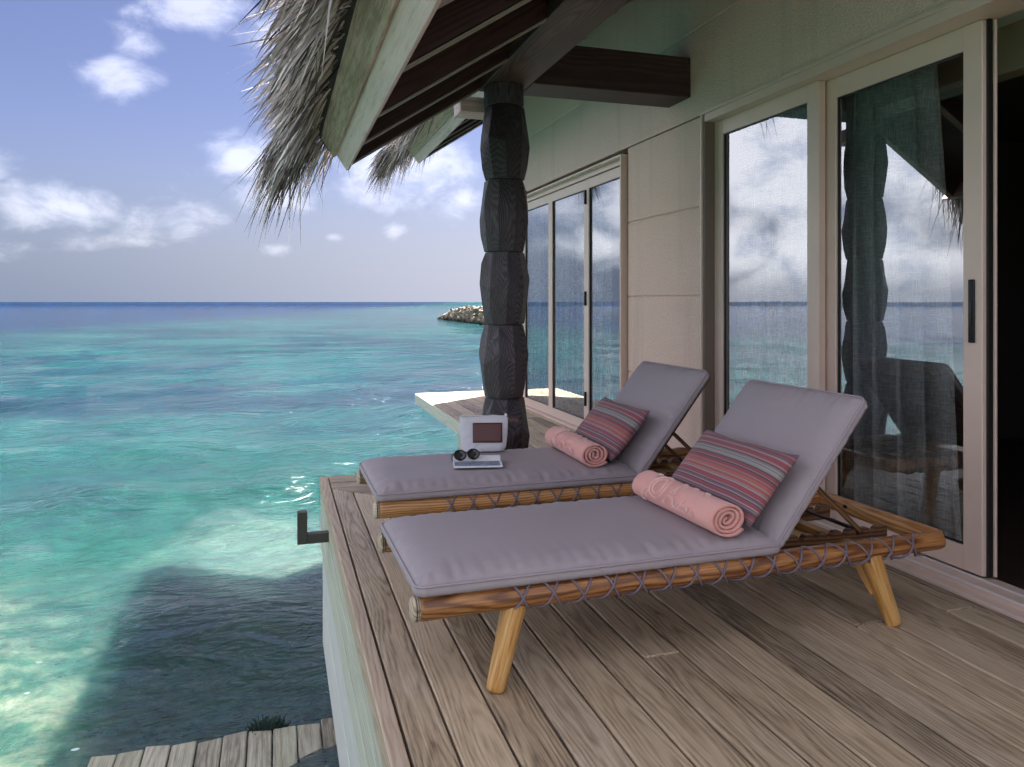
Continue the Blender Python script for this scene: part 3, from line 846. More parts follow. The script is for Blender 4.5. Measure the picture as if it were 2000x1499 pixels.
# thatch fringe -------------------------------------------------------
def blades(name, items, parent):
    V = []; F = []; S = []
    for (root, dr, L, droop, wd, side, sh) in items:
        base = len(V); dr = dr.normalized()
        wv = dr.cross(Vector((random.gauss(.3, .6), random.gauss(0, .6), random.gauss(.9, .5))))
        wv = wv.normalized() if wv.length > 1e-4 else Vector((0, 1, 0))
        K = 5
        for k in range(K):
            s = k / (K - 1)
            p = root + dr * (L * s) + Vector((0, 0, -droop * L * s * s)) + side * (L * s * s)
            ww = wd * min(1, (1 - s) * 2.2) ** .8 * .5 + .0004
            V.append(p - wv * ww); V.append(p + wv * ww); S += [sh, sh]
        for k in range(K - 1):
            a = base + 2 * k
            F.append((a, a + 1, a + 3, a + 2))
    o = mesh_obj(name, V, F, M['thatch'], parent)
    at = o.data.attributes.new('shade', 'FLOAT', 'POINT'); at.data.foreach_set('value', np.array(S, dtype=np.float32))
    tag(o, kind='stuff')
    return o
def eave_items(X0, Ya, Yb, n):
    it = []
    for i in range(n):
        Y = random.uniform(Ya, Yb)
        o = RD + .135 + random.random() ** .9 * .20
        inn = random.uniform(-.06, .0)
        root = rp(X0 + inn, o, Y)
        tuft = mnoise.noise(Vector((Y * 5.3, o * 9, 4.0))); dr = Vector((-ca * random.uniform(.6, 1.0), random.gauss(.5 * tuft, .16), -sa * (1.25 + .9 * tuft + random.gauss(0, .28))))
        L = random.choice((random.uniform(.09, .22), random.uniform(.14, .28), random.uniform(.20, .37)))
        clump = mnoise.noise(Vector((Y * 3.1, o * 6, 0)))
        L *= 1 + .35 * clump
        droop = max(0, random.gauss(.12, .14))
        side = Vector((random.gauss(0, .05), random.gauss(0, .08), random.gauss(0, .05)))
        it.append((root, dr, L, droop, (random.uniform(.010, .019) if random.random() < .35 else random.uniform(.0035, .008)), side, min(1, max(0, random.gauss(.5 + .25 * clump, .30)))))
    for i in range(max(6, n // 130)):       # long loose strands
        Y = random.uniform(Ya, Yb)
        root = rp(X0 - .02, RD + random.uniform(.1, .28), Y)
        it.append((root, Vector((-.55, random.gauss(0, .25), -.7)), random.uniform(.30, .46), random.uniform(.3, .8), random.uniform(.006, .013), Vector((random.gauss(0, .15), random.gauss(0, .2), 0)), random.uniform(.0, .6)))
    return it
def verge_items(X0, X1, Yv, n):
    it = []
    for i in range(n):
        X = X0 + (X1 - X0) * random.random() ** 1.6
        o = RD + .06 + random.random() * .2
        root = rp(X, o, Yv - random.uniform(0, .06))
        dr = Vector((-.55 + random.gauss(0, .2), random.uniform(.15, .8), -.75))
        it.append((root, dr, random.uniform(.18, .44), random.uniform(.1, .7), random.uniform(.004, .010), Vector((random.gauss(0, .1), random.gauss(0, .1), 0)), min(1, max(0, random.gauss(.42, .27)))))
    return it
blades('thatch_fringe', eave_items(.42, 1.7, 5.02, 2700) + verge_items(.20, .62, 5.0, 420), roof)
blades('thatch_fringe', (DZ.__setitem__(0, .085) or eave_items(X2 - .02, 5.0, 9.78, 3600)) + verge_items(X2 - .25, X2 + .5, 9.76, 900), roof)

# ------------------------------------------------------------------ curtains and room details
def curtain(name, y0, y1, X, z0, z1, m, folds, amp, label, flare=0.0, seed=0, slant=0.0):
    rs = random.Random(seed)
    nu = folds * 12; nv = 14
    V = []; F = []
    ph = [rs.uniform(-.5, .5) for _ in range(folds + 2)]
    for j in range(nv + 1):
        t = j / nv; z = z1 + (z0 - z1) * t
        for i in range(nu + 1):
            s = i / nu
            k = s * folds; kk = int(k)
            a = 2 * math.pi * k + ph[min(kk, folds)] * math.sin(math.pi * (k - kk)) * 1.2
            y = y0 + (y1 - y0) * s + slant * t * (1 - s) + .012 * math.sin(a * 2 + 3 * t)
            x = X + amp * (.75 + .4 * t) * math.sin(a + .5 * math.sin(2.2 * t + kk)) + .01 * math.sin(5 * t + kk)
            V.append((x, y, z))
    for j in range(nv):
        for i in range(nu):
            a = j * (nu + 1) + i
            F.append((a, a + 1, a + nu + 2, a + nu + 1))
    c = Vector((X, (y0 + y1) / 2, z0))
    V = [Vector(v) - c for v in V]
    o = mesh_obj(name, V, F, m, None, True, Matrix.Translation(c))
    return tag(o, label, 'curtain')
curtain('curtain', 2.83, 3.42, 2.955, .03, 2.45, M['curtain'], 5, .060, 'grey linen curtain gathered behind the glass leaf with the long black handle', seed=2, slant=-.12)
curtain('curtain', 3.44, 4.36, 2.925, .03, 2.45, M['curtain_white'], 8, .040, 'pale linen curtain behind the fixed glass leaf next to the textured wall', seed=5)
curtain('curtain', 6.6, 9.0, 3.02, .03, 2.36, M['curtain_white'], 16, .040, 'white voile curtain behind the far folding glass doors', seed=9)
orn = disc('wall_ornament', (4.75, 5.095, 1.98), .17, 3, M['art_red'], None, rot=R(35)); tag(orn, 'dark red triangular ornament on the inner wall seen through the glass', 'ornament')
orn = disc('wall_ornament', (5.35, 5.095, 1.98), .15, 8, M['art_red'], None, rot=R(22)); tag(orn, 'dark red octagonal ornament on the inner wall seen through the glass', 'ornament')

# ------------------------------------------------------------------ loungers
def rnd1(seed):
    rs = random.Random(seed)
    tb = [(rs.uniform(30, 230), rs.uniform(0, 6.28), rs.uniform(.3, 1)) for _ in range(11)]
    return lambda s: sum(a * math.sin(f * s + p) for f, p, a in tb) / 4.0
def cushion(name, L, W, band, dome, seed, m, parent, basis=None, rc=.026, sag=None):
    nu = max(24, int(L / .0095)); nv = int(W / .0095)
    w1, w2 = rnd1(seed), rnd1(seed + 1)
    def warpc(x, y):
        def f(v, T):
            if v < rc: return (rc - v) / rc, -1
            if v > T - rc: return (v - (T - rc)) / rc, 1
            return 0, 0
        a, sx = f(x, L); b, sy = f(y, W)
        if a and b:
            a2 = a * math.sqrt(1 - b * b / 2); b2 = b * math.sqrt(1 - a * a / 2)
            x = (rc - a2 * rc) if sx < 0 else L - rc + a2 * rc
            y = (rc - b2 * rc) if sy < 0 else W - rc + b2 * rc
        return x, y
    V = []
    for i in range(nu + 1):
        for j in range(nv + 1):
            # denser rows near the edge
            u = i / nu; v = j / nv
            u = u - .045 * math.sin(4 * math.pi * u) * .8 * .5; v = v - .05 * math.sin(4 * math.pi * v) * .5
            x0, y0 = u * L, v * W
            x, y = warpc(x0, y0)
            dxe = min(x0, L - x0); dye = min(y0, W - y0)
            de = min(dxe, dye)
            s = x0 if dye < dxe else y0 + 7
            e1 = min(dxe / .11, 1); e2 = min(dye / .11, 1)
            prof = math.sqrt(max(0, 1 - (1 - e1) ** 2.2)) * math.sqrt(max(0, 1 - (1 - e2) ** 2.2))
            gate = .5 + .5 * math.sin(s * 7.3 + seed) * math.sin(s * 3.1 + 2 * seed)
            pk = w1(s) * math.exp(-de / .048) * min(1, de / .010) * (.0035 + .0065 * gate)
            soft = .006 * mnoise.noise(Vector((x * 3.1 + seed, y * 4.3, seed * .37))) * prof
            z = band + dome * prof + pk + soft
            if sag: z += sag(x, y) * prof
            V.append((x, y, z))
    F = []
    for i in range(nu):
        for j in range(nv):
            a = i * (nv + 1) + j
            F.append((a, a + nv + 1, a + nv + 2, a + 1))
    loop = [i * (nv + 1) for i in range(nu + 1)] + [nu * (nv + 1) + j for j in range(1, nv + 1)] + [i * (nv + 1) + nv for i in range(nu - 1, -1, -1)] + [j for j in range(nv - 1, 0, -1)]
    ring = [Vector(V[k]) for k in loop]
    cx, cy = L / 2, W / 2
    n = len(loop); prev = loop
    for (zf, off) in ((.62, .005), (.25, .004), (.0, -.004)):
        cur = []
        for q, k in enumerate(loop):
            p = ring[q]; p0 = ring[q - 1]; p1 = ring[(q + 1) % n]
            t = (p1 - p0); t.z = 0; t.normalize(); nrm = Vector((t.y, -t.x, 0))
            pk = w2(q * .0095) * .0028
            V.append(tuple(Vector((p.x, p.y, band * zf)) + nrm * (off + pk))); cur.append(len(V) - 1)
        for q in range(n):
            F.append((prev[q], cur[q], cur[(q + 1) % n], prev[(q + 1) % n]))
        prev = cur
    F.append(tuple(prev)[::-1])
    bm = bmesh.new(); vs = [bm.verts.new(v) for v in V]
    for f in F:
        try: bm.faces.new([vs[k] for k in f])
        except ValueError: pass
    bmesh.ops.recalc_face_normals(bm, faces=bm.faces)
    o = bm_obj(name, bm, m, parent, True, basis)
    path = []
    for q in range(n):
        p = ring[q]; t = ring[(q + 1) % n] - ring[q - 1]; t.z = 0
        if t.length < 1e-6: continue
        t.normalize()
        path.append(Vector((p.x, p.y, band + .001)) + Vector((t.y, -t.x, 0)) * .003)
    B = basis or Matrix.Identity(4)
    Vp, Fp = tube_data(path, .0042, 6, closed=True)
    pp = mesh_obj('piping', Vp, Fp, M['piping'], o, True, B)
    return o

LW = .66
def make_lounger():
    t = empty('sun_lounger', (0, 0, 0))
    zr = .285; rr = .036
    for y in (0, LW):
        rl = log('rail', (.0, y, zr - .008), (2.03, y, zr), rr + .002, rr - .001, M['teak'], t, 18, 26, .05, .014)
        log('end_cap', (-.022, y, zr - .008), (.006, y, zr - .008), rr + .0005, rr + .003, M['teak_end'], rl, 18, 3, .02, .012)
        # lacing
        for ph in (0, math.pi):
            path = []
            n = 560
            for i in range(n + 1):
                xx = .27 + (1.93 - .27) * i / n
                w_ = math.sin(2 * math.pi * (xx - .27) / .205 + ph + math.pi / 2); w_ = .45 * w_ + .55 * math.asin(w_) * 2 / math.pi
                a = (1.75 * w_) * (1 if y == 0 else 1)
                out = -1 if y == 0 else 1
                R_ = rr + .0045
                path.append((xx + .008 * math.sin(9 * xx + ph), y + out * math.cos(a) * R_, zr - .006 + math.sin(a) * R_))
            V, F = tube_data(path, .0042, 6)
            mesh_obj('rope', V, F, M['rope'], rl, True)
    # head-end bar and hidden cross bars
    plank('end_bar', (2.025, -.012, zr + .004), (2.025, LW + .012, zr + .004), .055, .066, M['teak'], t, .020, 3, smooth=True)
    bm_obj('bolt', bev_box(.014, .02, .014, .003), M['black_metal'], t, False, Matrix.Translation((1.998, .46, zr + .012)))
    for xx in (.25, 1.24, 1.72):
        plank('cross_bar', (xx, .02, zr - .03), (xx, LW - .02, zr - .03), .05, .035, M['teak_leg'], t, .004)
    # legs, splayed
    for (xt, xf) in ((.315, .235), (1.70, 1.785)):
        for y, s in ((.012, -1), (LW - .012, 1)):
            lg = log('leg', (xt, y, zr - .012), (xf, y + s * .035, .002), .042, .029, M['teak_leg'], t, 16, 12, .05, .012)
            dx_ = xf - xt
            plank('brace', (xt - .012, y - s * .050, zr - .055), (xt + dx_ * .40 - .006, y + s * .004, zr - .175), .020, .034, M['teak_leg'], lg, .005)
    # lower side strip under the rail
    for y in (.030, LW - .030):
        plank('side_strip', (.30, y, zr - .040), (1.92, y, zr - .034), .022, .030, M['teak_gold'], t, .003)
    # seat slats
    xx = .06
    while xx < 1.24:
        plank('slat', (xx, .025, zr + .022), (xx, LW - .025, zr + .022), .065, .018, M['teak_dark'], t, .003)
        xx += .085
    # fixed slats under the back and notched racks
    for xx in (1.36, 1.50, 1.64):
        plank('slat', (xx, .06, zr - .045), (xx, LW - .06, zr - .045), .06, .02, M['teak_gold'], t, .003)
    for y in (.17, LW - .17):
        bm = bmesh.new()
        prof = [(1.36, 0), (1.36, .058)]
        for k in range(6):
            a = 1.50 + k * .068
            prof += [(a, .058), (a + .004, .036), (a + .022, .036), (a + .040, .058)]
        prof += [(1.93, .058), (1.93, .010), (1.90, 0)]
        vs0 = [bm.verts.new((p[0], y - .014, zr - .040 + p[1])) for p in prof]; vs1 = [bm.verts.new((p[0], y + .014, zr - .040 + p[1])) for p in prof]
        bm.faces.new(vs0); bm.faces.new(vs1[::-1])
        for k in range(len(prof)):
            bm.faces.new((vs0[k], vs1[k], vs1[(k + 1) % len(prof)], vs0[(k + 1) % len(prof)]))
        bmesh.ops.recalc_face_normals(bm, faces=bm.faces)
        bm_obj('rack', bm, M['teak_dark'], t)
    # backrest
    A = R(52); hx, hz = 1.275, .318
    u = Vector((math.cos(A), 0, math.sin(A))); nn = Vector((-math.sin(A), 0, math.cos(A)))
    B = Matrix((u, (0, 1, 0), nn)).transposed().to_4x4(); B.translation = Vector((hx, 0, hz))
    br = empty('backrest', (hx, LW / 2, hz), parent=t)
    def bp(s, y, o): return Vector((hx, 0, hz)) + u * s + Vector((0, y, 0)) + nn * o
    for y in (.05, LW - .05):
        plank('back_rail', bp(.0, y, -.030), bp(.655, y, -.030), .030, .028, M['teak_dark'], br, .004, up=nn)
    for s in (.06, .17, .28, .39, .50, .615):
        plank('back_slat', bp(s, .012, -.010), bp(s, LW - .012, -.010), .088 if s < .6 else .06, .017, M['teak_dark'] if s < .6 else M['teak'], br, .004, up=nn)
    for y in (.155, LW - .155):
        plank('prop', bp(.33, y, -.045), Vector((1.80, y, zr + .006)), .010, .020, M['teak_dark'], t, .002)
    tube('prop_bar', [(1.80, .150, zr + .006), (1.80, LW - .150, zr + .006)], .006, M['black_metal'], t)
    # cushions
    Bs = Matrix.Translation((-.010, -.032, .318))
    cushion('seat_cushion', 1.290, LW + .064 - .03, .032, .040, 11, M['cushion'], t, Bs)
    Bb = B @ Matrix.Translation((.010, -.030, .001))
    cushion('back_cushion', .635, LW + .064 - .03, .030, .040, 23, M['cushion'], t, Bb)
    return t
def copy_tree(o, parent=None):
    c = o.copy(); COL.objects.link(c)
    if parent is not None: c.parent = parent; c.matrix_parent_inverse = o.matrix_parent_inverse.copy()
    for ch in o.children: copy_tree(ch, c)
    return c
L1 = make_lounger()
L2 = copy_tree(L1)
L1.location = (.405, 2.262, 0); L1.rotation_euler = (0, 0, R(1.0))
L2.location = (.430, 3.385, 0); L2.rotation_euler = (0, 0, R(0.4))
tag(L1, 'nearer teak sun lounger, only a rolled towel and pillow on its grey cushions', 'sun lounger', 'pair of sun loungers on the deck')
tag(L2, 'farther teak sun lounger carrying the canvas pouch and open magazine', 'sun lounger', 'pair of sun loungers on the deck')
bpy.context.view_layer.update()

# ------------------------------------------------------------------ striped pillows
def make_pillow(seed):
    W_, H_, T_ = .59, .315, .062
    n, k = 44, 26
    V = []; F = []
    for side in (1, -1):
        for j in range(k + 1):
            for i in range(n + 1):
                a = -1 + 2 * i / n; b = -1 + 2 * j / k
                a = math.copysign(abs(a) ** .85, a); b = math.copysign(abs(b) ** .85, b)
                x = W_ / 2 * a * (1 - .055 * (1 - b * b) * 1.0); y = H_ / 2 * b * (1 - .085 * (1 - a * a))
                h = T_ * (max(0, 1 - a ** 4) * max(0, 1 - b ** 4)) ** .55 * (1 - .25 * (a * a + b * b) * .5)
                h += .004 * mnoise.noise(Vector((x * 9 + seed, y * 9, side))) * (1 - a ** 4) * (1 - b ** 4)
                x += .004 * mnoise.noise(Vector((y * 8, seed, 1))); y += .006 * mnoise.noise(Vector((x * 6, seed, 4)))
                V.append((x, y, side * h))
    N = (n + 1) * (k + 1)
    for s in range(2):
        for j in range(k):
            for i in range(n):
                a = s * N + j * (n + 1) + i
                q = (a, a + 1, a + n + 2, a + n + 1)
                F.append(q if s == 0 else q[::-1])
    bm = bmesh.new(); vs = [bm.verts.new(v) for v in V]
    for f in F: bm.faces.new([vs[q] for q in f])
    bmesh.ops.remove_doubles(bm, verts=bm.verts, dist=.0004)
    bmesh.ops.recalc_face_normals(bm, faces=bm.faces)
    return bm
def place_pillow(bot, top, yc, lean_yaw, label, seed):
    """mid-plane runs from bot (X, z) up to top (X, z)"""
    up = Vector((top[0] - bot[0], 0, top[1] - bot[1])).normalized()
    xx = Vector((math.sin(lean_yaw), -math.cos(lean_yaw), 0)); up = (up - xx * up.dot(xx)).normalized(); zz = xx.cross(up)
    Mx = Matrix((xx, up, zz)).transposed().to_4x4()
    Mx.translation = Vector(((bot[0] + top[0]) / 2, yc, (bot[1] + top[1]) / 2))
    o = bm_obj('pillow', make_pillow(seed), M['stripe'], None, True, Mx)
    tag(o, label, 'pillow', 'striped pillows on the loungers')
    V = []
    for i in range(60):
        a = -1 + 2 * i / 59
    return o
place_pillow((1.555, .425), (1.755, .655), 2.545, R(1), 'crimson and grey striped pillow on the nearer lounger', 1)
place_pillow((1.575, .425), (1.775, .655), 3.685, R(-2), 'crimson and grey striped pillow on the farther lounger', 5)

# ------------------------------------------------------------------ rolled towels
def letters(text, size, off):
    cu = bpy.data.curves.new('lettering_curve', 'FONT'); cu.body = text; cu.size = size
    cu.fill_mode = 'NONE'; cu.bevel_depth = .0015; cu.bevel_resolution = 1; cu.resolution_u = 5; cu.offset = off
    cu.align_x = 'CENTER'; cu.align_y = 'CENTER'; cu.space_character = 1.12
    ob = bpy.data.objects.new('lettering_curve', cu); COL.objects.link(ob)
    bpy.context.view_layer.update()
    dg = bpy.context.evaluated_depsgraph_get()
    me = bpy.data.meshes.new_from_object(ob.evaluated_get(dg))
    V = [v.co.copy() for v in me.vertices]; F = [tuple(p.vertices) for p in me.polygons]
    bpy.data.objects.remove(ob); bpy.data.curves.remove(cu); bpy.data.meshes.remove(me)
    return V, F
LET = [letters('JOALI', .142, 0.0), letters('JOALI', .142, .0065)]
def make_towel(name, c, yaw, length, R0, seed, label):
    rs = random.Random(seed)
    turns = 3.6; th = .0125; k = 40
    N = int(turns * 36)
    def cross(scale_noise):
        pts_o = []; pts_i = []
        r_in = .006
        for i in range(N + 1):
            a = 2 * math.pi * turns * i / N
            r = r_in + (R0 - th * .5 - r_in) * (i / N) ** .92
            r += .0035 * math.sin(2 * a + seed) * math.exp(-((R0 - r) / .02) ** 2 * 0) * (1 - i / N) * 1.4
            t_ = th * (.78 + .12 * math.sin(3.3 * a + seed))
            # end of the cloth lies under the roll
            ang = a + math.pi * 1.5 + (-2 * math.pi * (turns % 1)) + .9
            for lst, q in ((pts_o, r + t_ / 2), (pts_i, r - t_ / 2)):
                x = q * math.cos(ang) * 1.22; z = q * math.sin(ang) * .93
                z = max(z, -R0 * .90)
                lst.append((x, z))
        return pts_o, pts_i
    po, pi_ = cross(0)
    loop = po + pi_[::-1]; nl = len(loop)
    V = []; F = []
    for j in range(k + 1):
        y = -length / 2 + length * j / k
        for q, (x, z) in enumerate(loop):
            i_ = q if q <= N else nl - 1 - q
            dep = .016 * (1 - i_ / N) * (1 if j in (0, k) else 0)     # inner turns sit slightly back or proud
            e = .004 * mnoise.noise(Vector((x * 18, z * 18, seed))) if j in (0, k) else 0
            rr = 1 + .018 * mnoise.noise(Vector((math.atan2(z, x) * 1.5, y * 7, seed))) + .010 * mnoise.noise(Vector((y * 22, x * 20, seed + 3)))
            V.append((x * rr, y + (-e if j == 0 else e) + (dep * .6 if j == 0 else -dep * .6), z * rr))
    for j in range(k):
        for q in range(nl):
            a = j * nl + q; b = j * nl + (q + 1) % nl
            F.append((a, b, b + nl, a + nl))
    for j in (0, k):
        for i in range(N):
            a = j * nl + i; b = j * nl + i + 1; c2 = j * nl + (nl - 2 - i); d2 = j * nl + (nl - 1 - i)
            F.append((a, b, c2, d2) if j else (d2, c2, b, a))
    bm = bmesh.new(); vs = [bm.verts.new(v) for v in V]
    for f in F: bm.faces.new([vs[q] for q in f])
    bmesh.ops.recalc_face_normals(bm, faces=bm.faces)
    # bevel the rims a little so the turns read as thick cloth
    Mx = Matrix.Translation(c) @ Matrix.Rotation(yaw, 4, 'Z')
    o = bm_obj(name, bm, M['towel'], None, True, Mx)
    o.data.materials.append(M['towel_in'])
    tag(o, label, 'towel', 'rolled pink towels on the loungers')
    # raised contour lettering on the outer turn
    VV = []; FF = []
    for (lv, lf) in LET:
        base = len(VV)
        for v in lv:
            y = -v.x * (length - .01) / .56 * .94
            ang = math.pi * .80 - v.y / R0
            rad = R0 * 1.0 + v.z * 1.0 + .0008
            rr = 1 + .018 * mnoise.noise(Vector((math.atan2(math.sin(ang), math.cos(ang)) * 1.5, y * 7, seed)))
            VV.append((rad * rr * math.cos(ang) * 1.22, y, rad * rr * math.sin(ang) * .93))
        FF += [tuple(base + q for q in f) for f in lf]
    keep = [abs(v[1]) < length / 2 - .004 for v in VV]
    FF = [f for f in FF if all(keep[q] for q in f)]
    mesh_obj('lettering', VV, FF, M['towel_line'], o, True, Mx)
    return o
make_towel('rolled_towel', (1.470, 2.540, .452), R(2), .560, .067, 3, 'rolled pink terry towel on the nearer lounger, end facing the camera')
make_towel('rolled_towel', (1.490, 3.690, .452), R(-1), .560, .067, 8, 'rolled pink terry towel on the farther lounger, before its striped pillow')

# ------------------------------------------------------------------ canvas pouch
def make_pouch():
    W_, H_, D_ = .262, .185, .075
    n, k = 36, 26
    V = []; F = []
    for side in (-1, 1):
        for j in range(k + 1):
            t = j / k
            for i in range(n + 1):
                s = -1 + 2 * i / n
                wtop = 1.0 - .06 * (1 - t) ** 2 * 2
                x = W_ / 2 * s * wtop
                if t < .12: x *= .93 + .07 * (t / .12)
                th = D_ * .5 * (1 - t) ** .75 * (1 - s ** 6 * .75) + .004
                if t < .10: th *= .86 + .14 * t / .10
                wr = .006 * mnoise.noise(Vector((x * 16, t * 6, side * 3))) * (1 - t) + .004 * mnoise.noise(Vector((x * 40, t * 14, 7)))
                z = t * H_ + .004 * math.sin(s * 3) * t - (.010 * max(0, -s) ** 2 * (1 - t))
                V.append((x, side * th + wr, z))
    N = (n + 1) * (k + 1)
    for q in range(2):
        for j in range(k):
            for i in range(n):
                a = q * N + j * (n + 1) + i
                f = (a, a + 1, a + n + 2, a + n + 1)
                F.append(f if q == 0 else f[::-1])
    for i in range(n):
        F.append((i, i + N, i + 1 + N, i + 1))
        a = k * (n + 1) + i; F.append((a, a + 1, a + 1 + N, a + N))
    for j in range(k):
        a = j * (n + 1); F.append((a, a + n + 1, a + n + 1 + N, a + N))
        a = j * (n + 1) + n; F.append((a, a + N, a + n + 1 + N, a + n + 1))
    return V, F
pouch = empty('canvas_pouch', (0, 0, 0))
V, F = make_pouch()
mesh_obj('body', V, F, M['canvas'], pouch, True)
# leather patch follows the front face
def front_y(x, z):
    s = x / (.262 / 2); t = z / .185
    th = .075 * .5 * (1 - t) ** .75 * (1 - s ** 6 * .75) + .004
    return -th - .0028
PV = []; PF = []
nx, nz = 14, 10
for j in range(nz + 1):
    for i in range(nx + 1):
        x = -.060 + .158 * i / nx; z = .048 + .103 * j / nz
        PV.append((x, front_y(x, z) - .0022, z))
for j in range(nz):
    for i in range(nx):
        a = j * (nx + 1) + i; PF.append((a, a + 1, a + nx + 2, a + nx + 1))
pt = mesh_obj('leather_patch', PV, PF, M['leather'], pouch, True)
sm_ = pt.modifiers.new('thickness', 'SOLIDIFY'); sm_.thickness = .003; sm_.offset = 1
tube('zip', [(-.128 + .256 * i / 20, 0, .187 + .002 * math.sin(i)) for i in range(21)], .0035, M['canvas'], pouch)
bm_obj('zip_slider', bev_box(.012, .010, .012, .002), M['steel'], pouch, False, Matrix.Translation((.118, 0, .193)))
plank('pull_tab', (.126, -.004, .188), (.150, -.012, .150), .016, .004, M['leather'], pouch, .001)
plank('tassel', (.150, -.010, .168), (.188, -.010, .160), .006, .022, M['leather'], pouch, .001)
pouch.location = (1.065, 3.945, .397); pouch.rotation_euler = (R(-4), 0, R(-14))
tag(pouch, 'white canvas pouch with maroon leather patch standing on the farther lounger', 'pouch')

# ------------------------------------------------------------------ magazine
mag = empty('open_magazine', (0, 0, 0))
def pagehalf(name, y0, y1, mat_, bow, parent):
    n = 14; V = []; F = []
    for top in (1, 0):
        for j in range(n + 1):
            s = j / n; y = y0 + (y1 - y0) * s
            z = (.004 + bow * math.sin(math.pi * min(1, s * .9 + .05)) * .9 + .004 * (1 - s)) * (1 if top else 0) + (.001 if top else 0)
            for x in (-.118, .118):
                V.append((x + .004 * s, y, z))
    m2 = (n + 1) * 2
    for j in range(n):
        a = 2 * j
        F.append((a, a + 1, a + 3, a + 2)); F.append((m2 + a, m2 + a + 2, m2 + a + 3, m2 + a + 1))
        F.append((a, a + 2, m2 + a + 2, m2 + a)); F.append((a + 1, m2 + a + 1, m2 + a + 3, a + 3))
    F.append((0, m2, m2 + 1, 1)); F.append((2 * n, 2 * n + 1, m2 + 2 * n + 1, m2 + 2 * n))
    bm = bmesh.new(); vs = [bm.verts.new(v) for v in V]
    for f in F: bm.faces.new([vs[q] for q in f])
    bmesh.ops.recalc_face_normals(bm, faces=bm.faces)
    return bm_obj(name, bm, mat_, parent, False)
pagehalf('printed_page', -.001, -.105, M['print'], .010, mag)
pagehalf('blank_page', .001, .105, M['paper'], .022, mag)
mag.location = (.945, 3.640, .4005); mag.rotation_euler = (0, 0, R(-12))
tag(mag, 'open white magazine with grey printed page on the farther lounger cushion', 'magazine')

# ------------------------------------------------------------------ sunglasses
sg = empty('sunglasses', (0, 0, 0))
for s in (-1, 1):
    path = []; 
    for i in range(24):
        a = 2 * math.pi * i / 24
        rx, rz_ = .0285, .0245
        path.append((s * .035 + rx * math.cos(a) * (1 + .06 * math.cos(2 * a)), -.004 * abs(math.cos(a)), .028 + rz_ * math.sin(a)))
    V, F = tube_data(path, .0042, 8, closed=True)
    rim = mesh_obj('rim', V, F, M['black_gloss'], sg, True)
    c = (s * .035, -.001, .028)
    LV = [c] + [(s * .035 + (p[0] - s * .035) * .97, p[1] - .001, .028 + (p[2] - .028) * .97) for p in path]
    mesh_obj('lens', LV, [(0, 1 + i, 1 + (i + 1) % 24) for i in range(24)], M['lens'], rim, True)
    tube('temple_arm', [(s * .066, 0, .036), (s * .069, .010, .035), (s * .060, .055, .030), (s * .040, .105, .020), (s * .030, .125, .006)], [.004, .0035, .0025, .0025, .003], M['black_gloss'], sg, 8)
    tube('nose_pad', [(s * .010, .004, .020), (s * .012, .006, .012)], .003, M['steel'], rim, 6)
tube('bridge', [(-.008, 0, .036), (0, -.003, .040), (.008, 0, .036)], .003, M['black_gloss'], sg, 8)
sg.location = (.895, 3.625, .4205); sg.rotation_euler = (R(-28), 0, R(6))
tag(sg, 'black round sunglasses lying on the open magazine', 'sunglasses')

# ------------------------------------------------------------------ bracket on the terrace side
br = empty('handrail_bracket', (EX, 4.5, -.16))
plank('arm', (.165, 4.5, -.155), (EX + .006, 4.5, -.155), .055, .055, M['bracket'], br, .003)
plank('upright', (.138, 4.5, -.1825), (.138, 4.5, .0), .055, .055, M['bracket'], br, .003, up=(0, 1, 0))
tag(br, 'dark L-shaped wooden bracket jutting from the deck side over the water', 'bracket')

# ------------------------------------------------------------------ swim platform at the water line
pf = empty('swim_platform', (-.4, 4.0, WZ))
px = -1.02
Yp = 4.86
k = 0
while px < .62:
    wd = .142
    b = px + wd
    dz_ = random.uniform(-.012, .010)
    prism('plank', [(px + .004, 2.2), (b - .004, 2.2), (b - .004, Yp + random.uniform(-.025, .02)), (px + .004, Yp + random.uniform(-.025, .02))], WZ - .03 + dz_, WZ + .045 + dz_, M['platform'], pf, (0, 1), .006)
    px += wd; k += 1
plank('bearer', (-1.02, 4.5, WZ - .09), (.62, 4.5, WZ - .09), .1, .09, M['platform'], pf, .004)
plank('bearer', (-1.02, 2.8, WZ - .09), (.62, 2.8, WZ - .09), .1, .09, M['platform'], pf, .004)
tag(pf, 'stained plank platform at the water line below the deck side', 'platform')
# seaweed tuft on its far edge
it = []
V = []; F = []
for i in range(260):
    a = random.uniform(0, 6.28); r = random.random() ** .7 * .12
    p = Vector((-.06 + r * math.cos(a), Yp + .05 + r * .7 * math.sin(a), WZ + .0))
    d_ = Vector((random.gauss(0, .6), random.gauss(0, .6), 1)).normalized(); L_ = random.uniform(.04, .11) * (1 - r * 3)
    s_ = d_.cross(Vector((random.random(), random.random(), .2))).normalized() * .006
    q = len(V); V += [p - s_, p + s_, p + d_ * L_ + s_ * .4, p + d_ * L_ - s_ * .4]; F.append((q, q + 1, q + 2, q + 3))
wd_ = mesh_obj('seaweed_tuft', V, F, M['weed'], None)
tag(wd_, 'dark seaweed tuft at the far edge of the plank platform', 'seaweed')

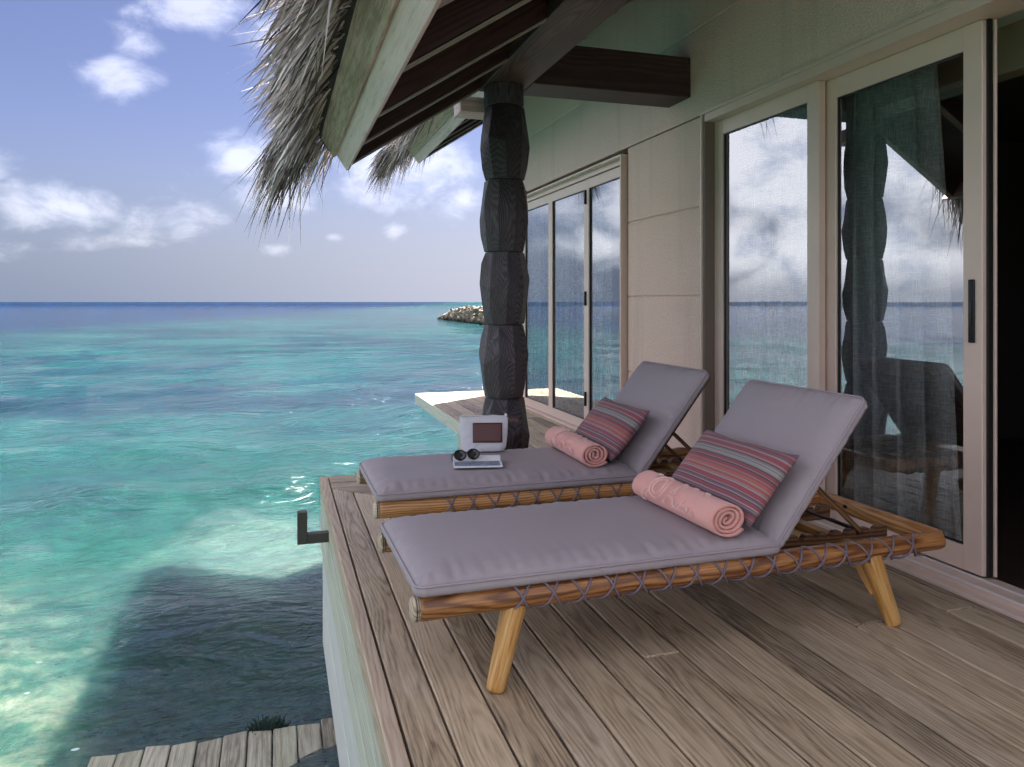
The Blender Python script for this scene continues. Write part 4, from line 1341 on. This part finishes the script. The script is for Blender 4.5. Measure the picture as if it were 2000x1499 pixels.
# ------------------------------------------------------------------ rock breakwater
def build_breakwater():
    bwr = empty('rock_breakwater', (0, 0, 0))
    tip = pix_dir(862, 624); tip = tip * (abs(WZ - CAM_H) / -tip.z)
    nr = pix_dir(985, 640); nr = nr * (abs(WZ - CAM_H) / -nr.z)
    A = Vector((tip.x, tip.y)); B = Vector((nr.x, nr.y)); D = (B - A); Ln = D.length; D.normalize(); Nn = Vector((-D.y, D.x))
    Nn = Vector((tip.x, tip.y)).normalized()
    base = Vector((A.x, A.y, WZ)); bwr.location = base
    V = []; F = []
    ico = bmesh.new(); bmesh.ops.create_icosphere(ico, subdivisions=1, radius=1)
    iv = [v.co.copy() for v in ico.verts]; fi = [tuple(v.index for v in f.verts) for f in ico.faces]; ico.free()
    rs = random.Random(4)
    def crest(s):  # height profile along the spit
        return 1.95 * min(1, (s / (Ln * .42))) ** .7
    for i in range(1150):
        s = rs.random() ** .85 * Ln * 1.15
        h = crest(s); wd = .5 + h * 1.5
        q = rs.uniform(-1, 1)
        z = h * (1 - abs(q)) * rs.uniform(.75, 1.0)
        c = A + D * s + Nn * (q * wd + wd * .9)
        r = rs.uniform(.18, .34) if rs.random() < .7 else rs.uniform(.34, .58)
        b0 = len(V); ro = Matrix.Rotation(rs.uniform(0, 6.3), 3, Vector((rs.gauss(0, 1), rs.gauss(0, 1), rs.gauss(0, 1))).normalized())
        sc_ = Vector((r * rs.uniform(.8, 1.5), r * rs.uniform(.7, 1.1), r * rs.uniform(.5, .9)))
        for v in iv:
            p = ro @ Vector((v.x * sc_.x, v.y * sc_.y, v.z * sc_.z)) * rs.uniform(.85, 1.12)
            V.append((c.x + p.x - base.x, c.y + p.y - base.y, z + p.z))
        F += [tuple(b0 + k for k in f) for f in fi]
    o = mesh_obj('rocks', V, F, M['rock'], None, False, Matrix.Translation(base)); 
    COL.objects.unlink(o); link(o, bwr); tag(o, kind='stuff')
    tag(bwr, 'low breakwater of heaped pale rocks out in the lagoon', 'breakwater')
build_breakwater()
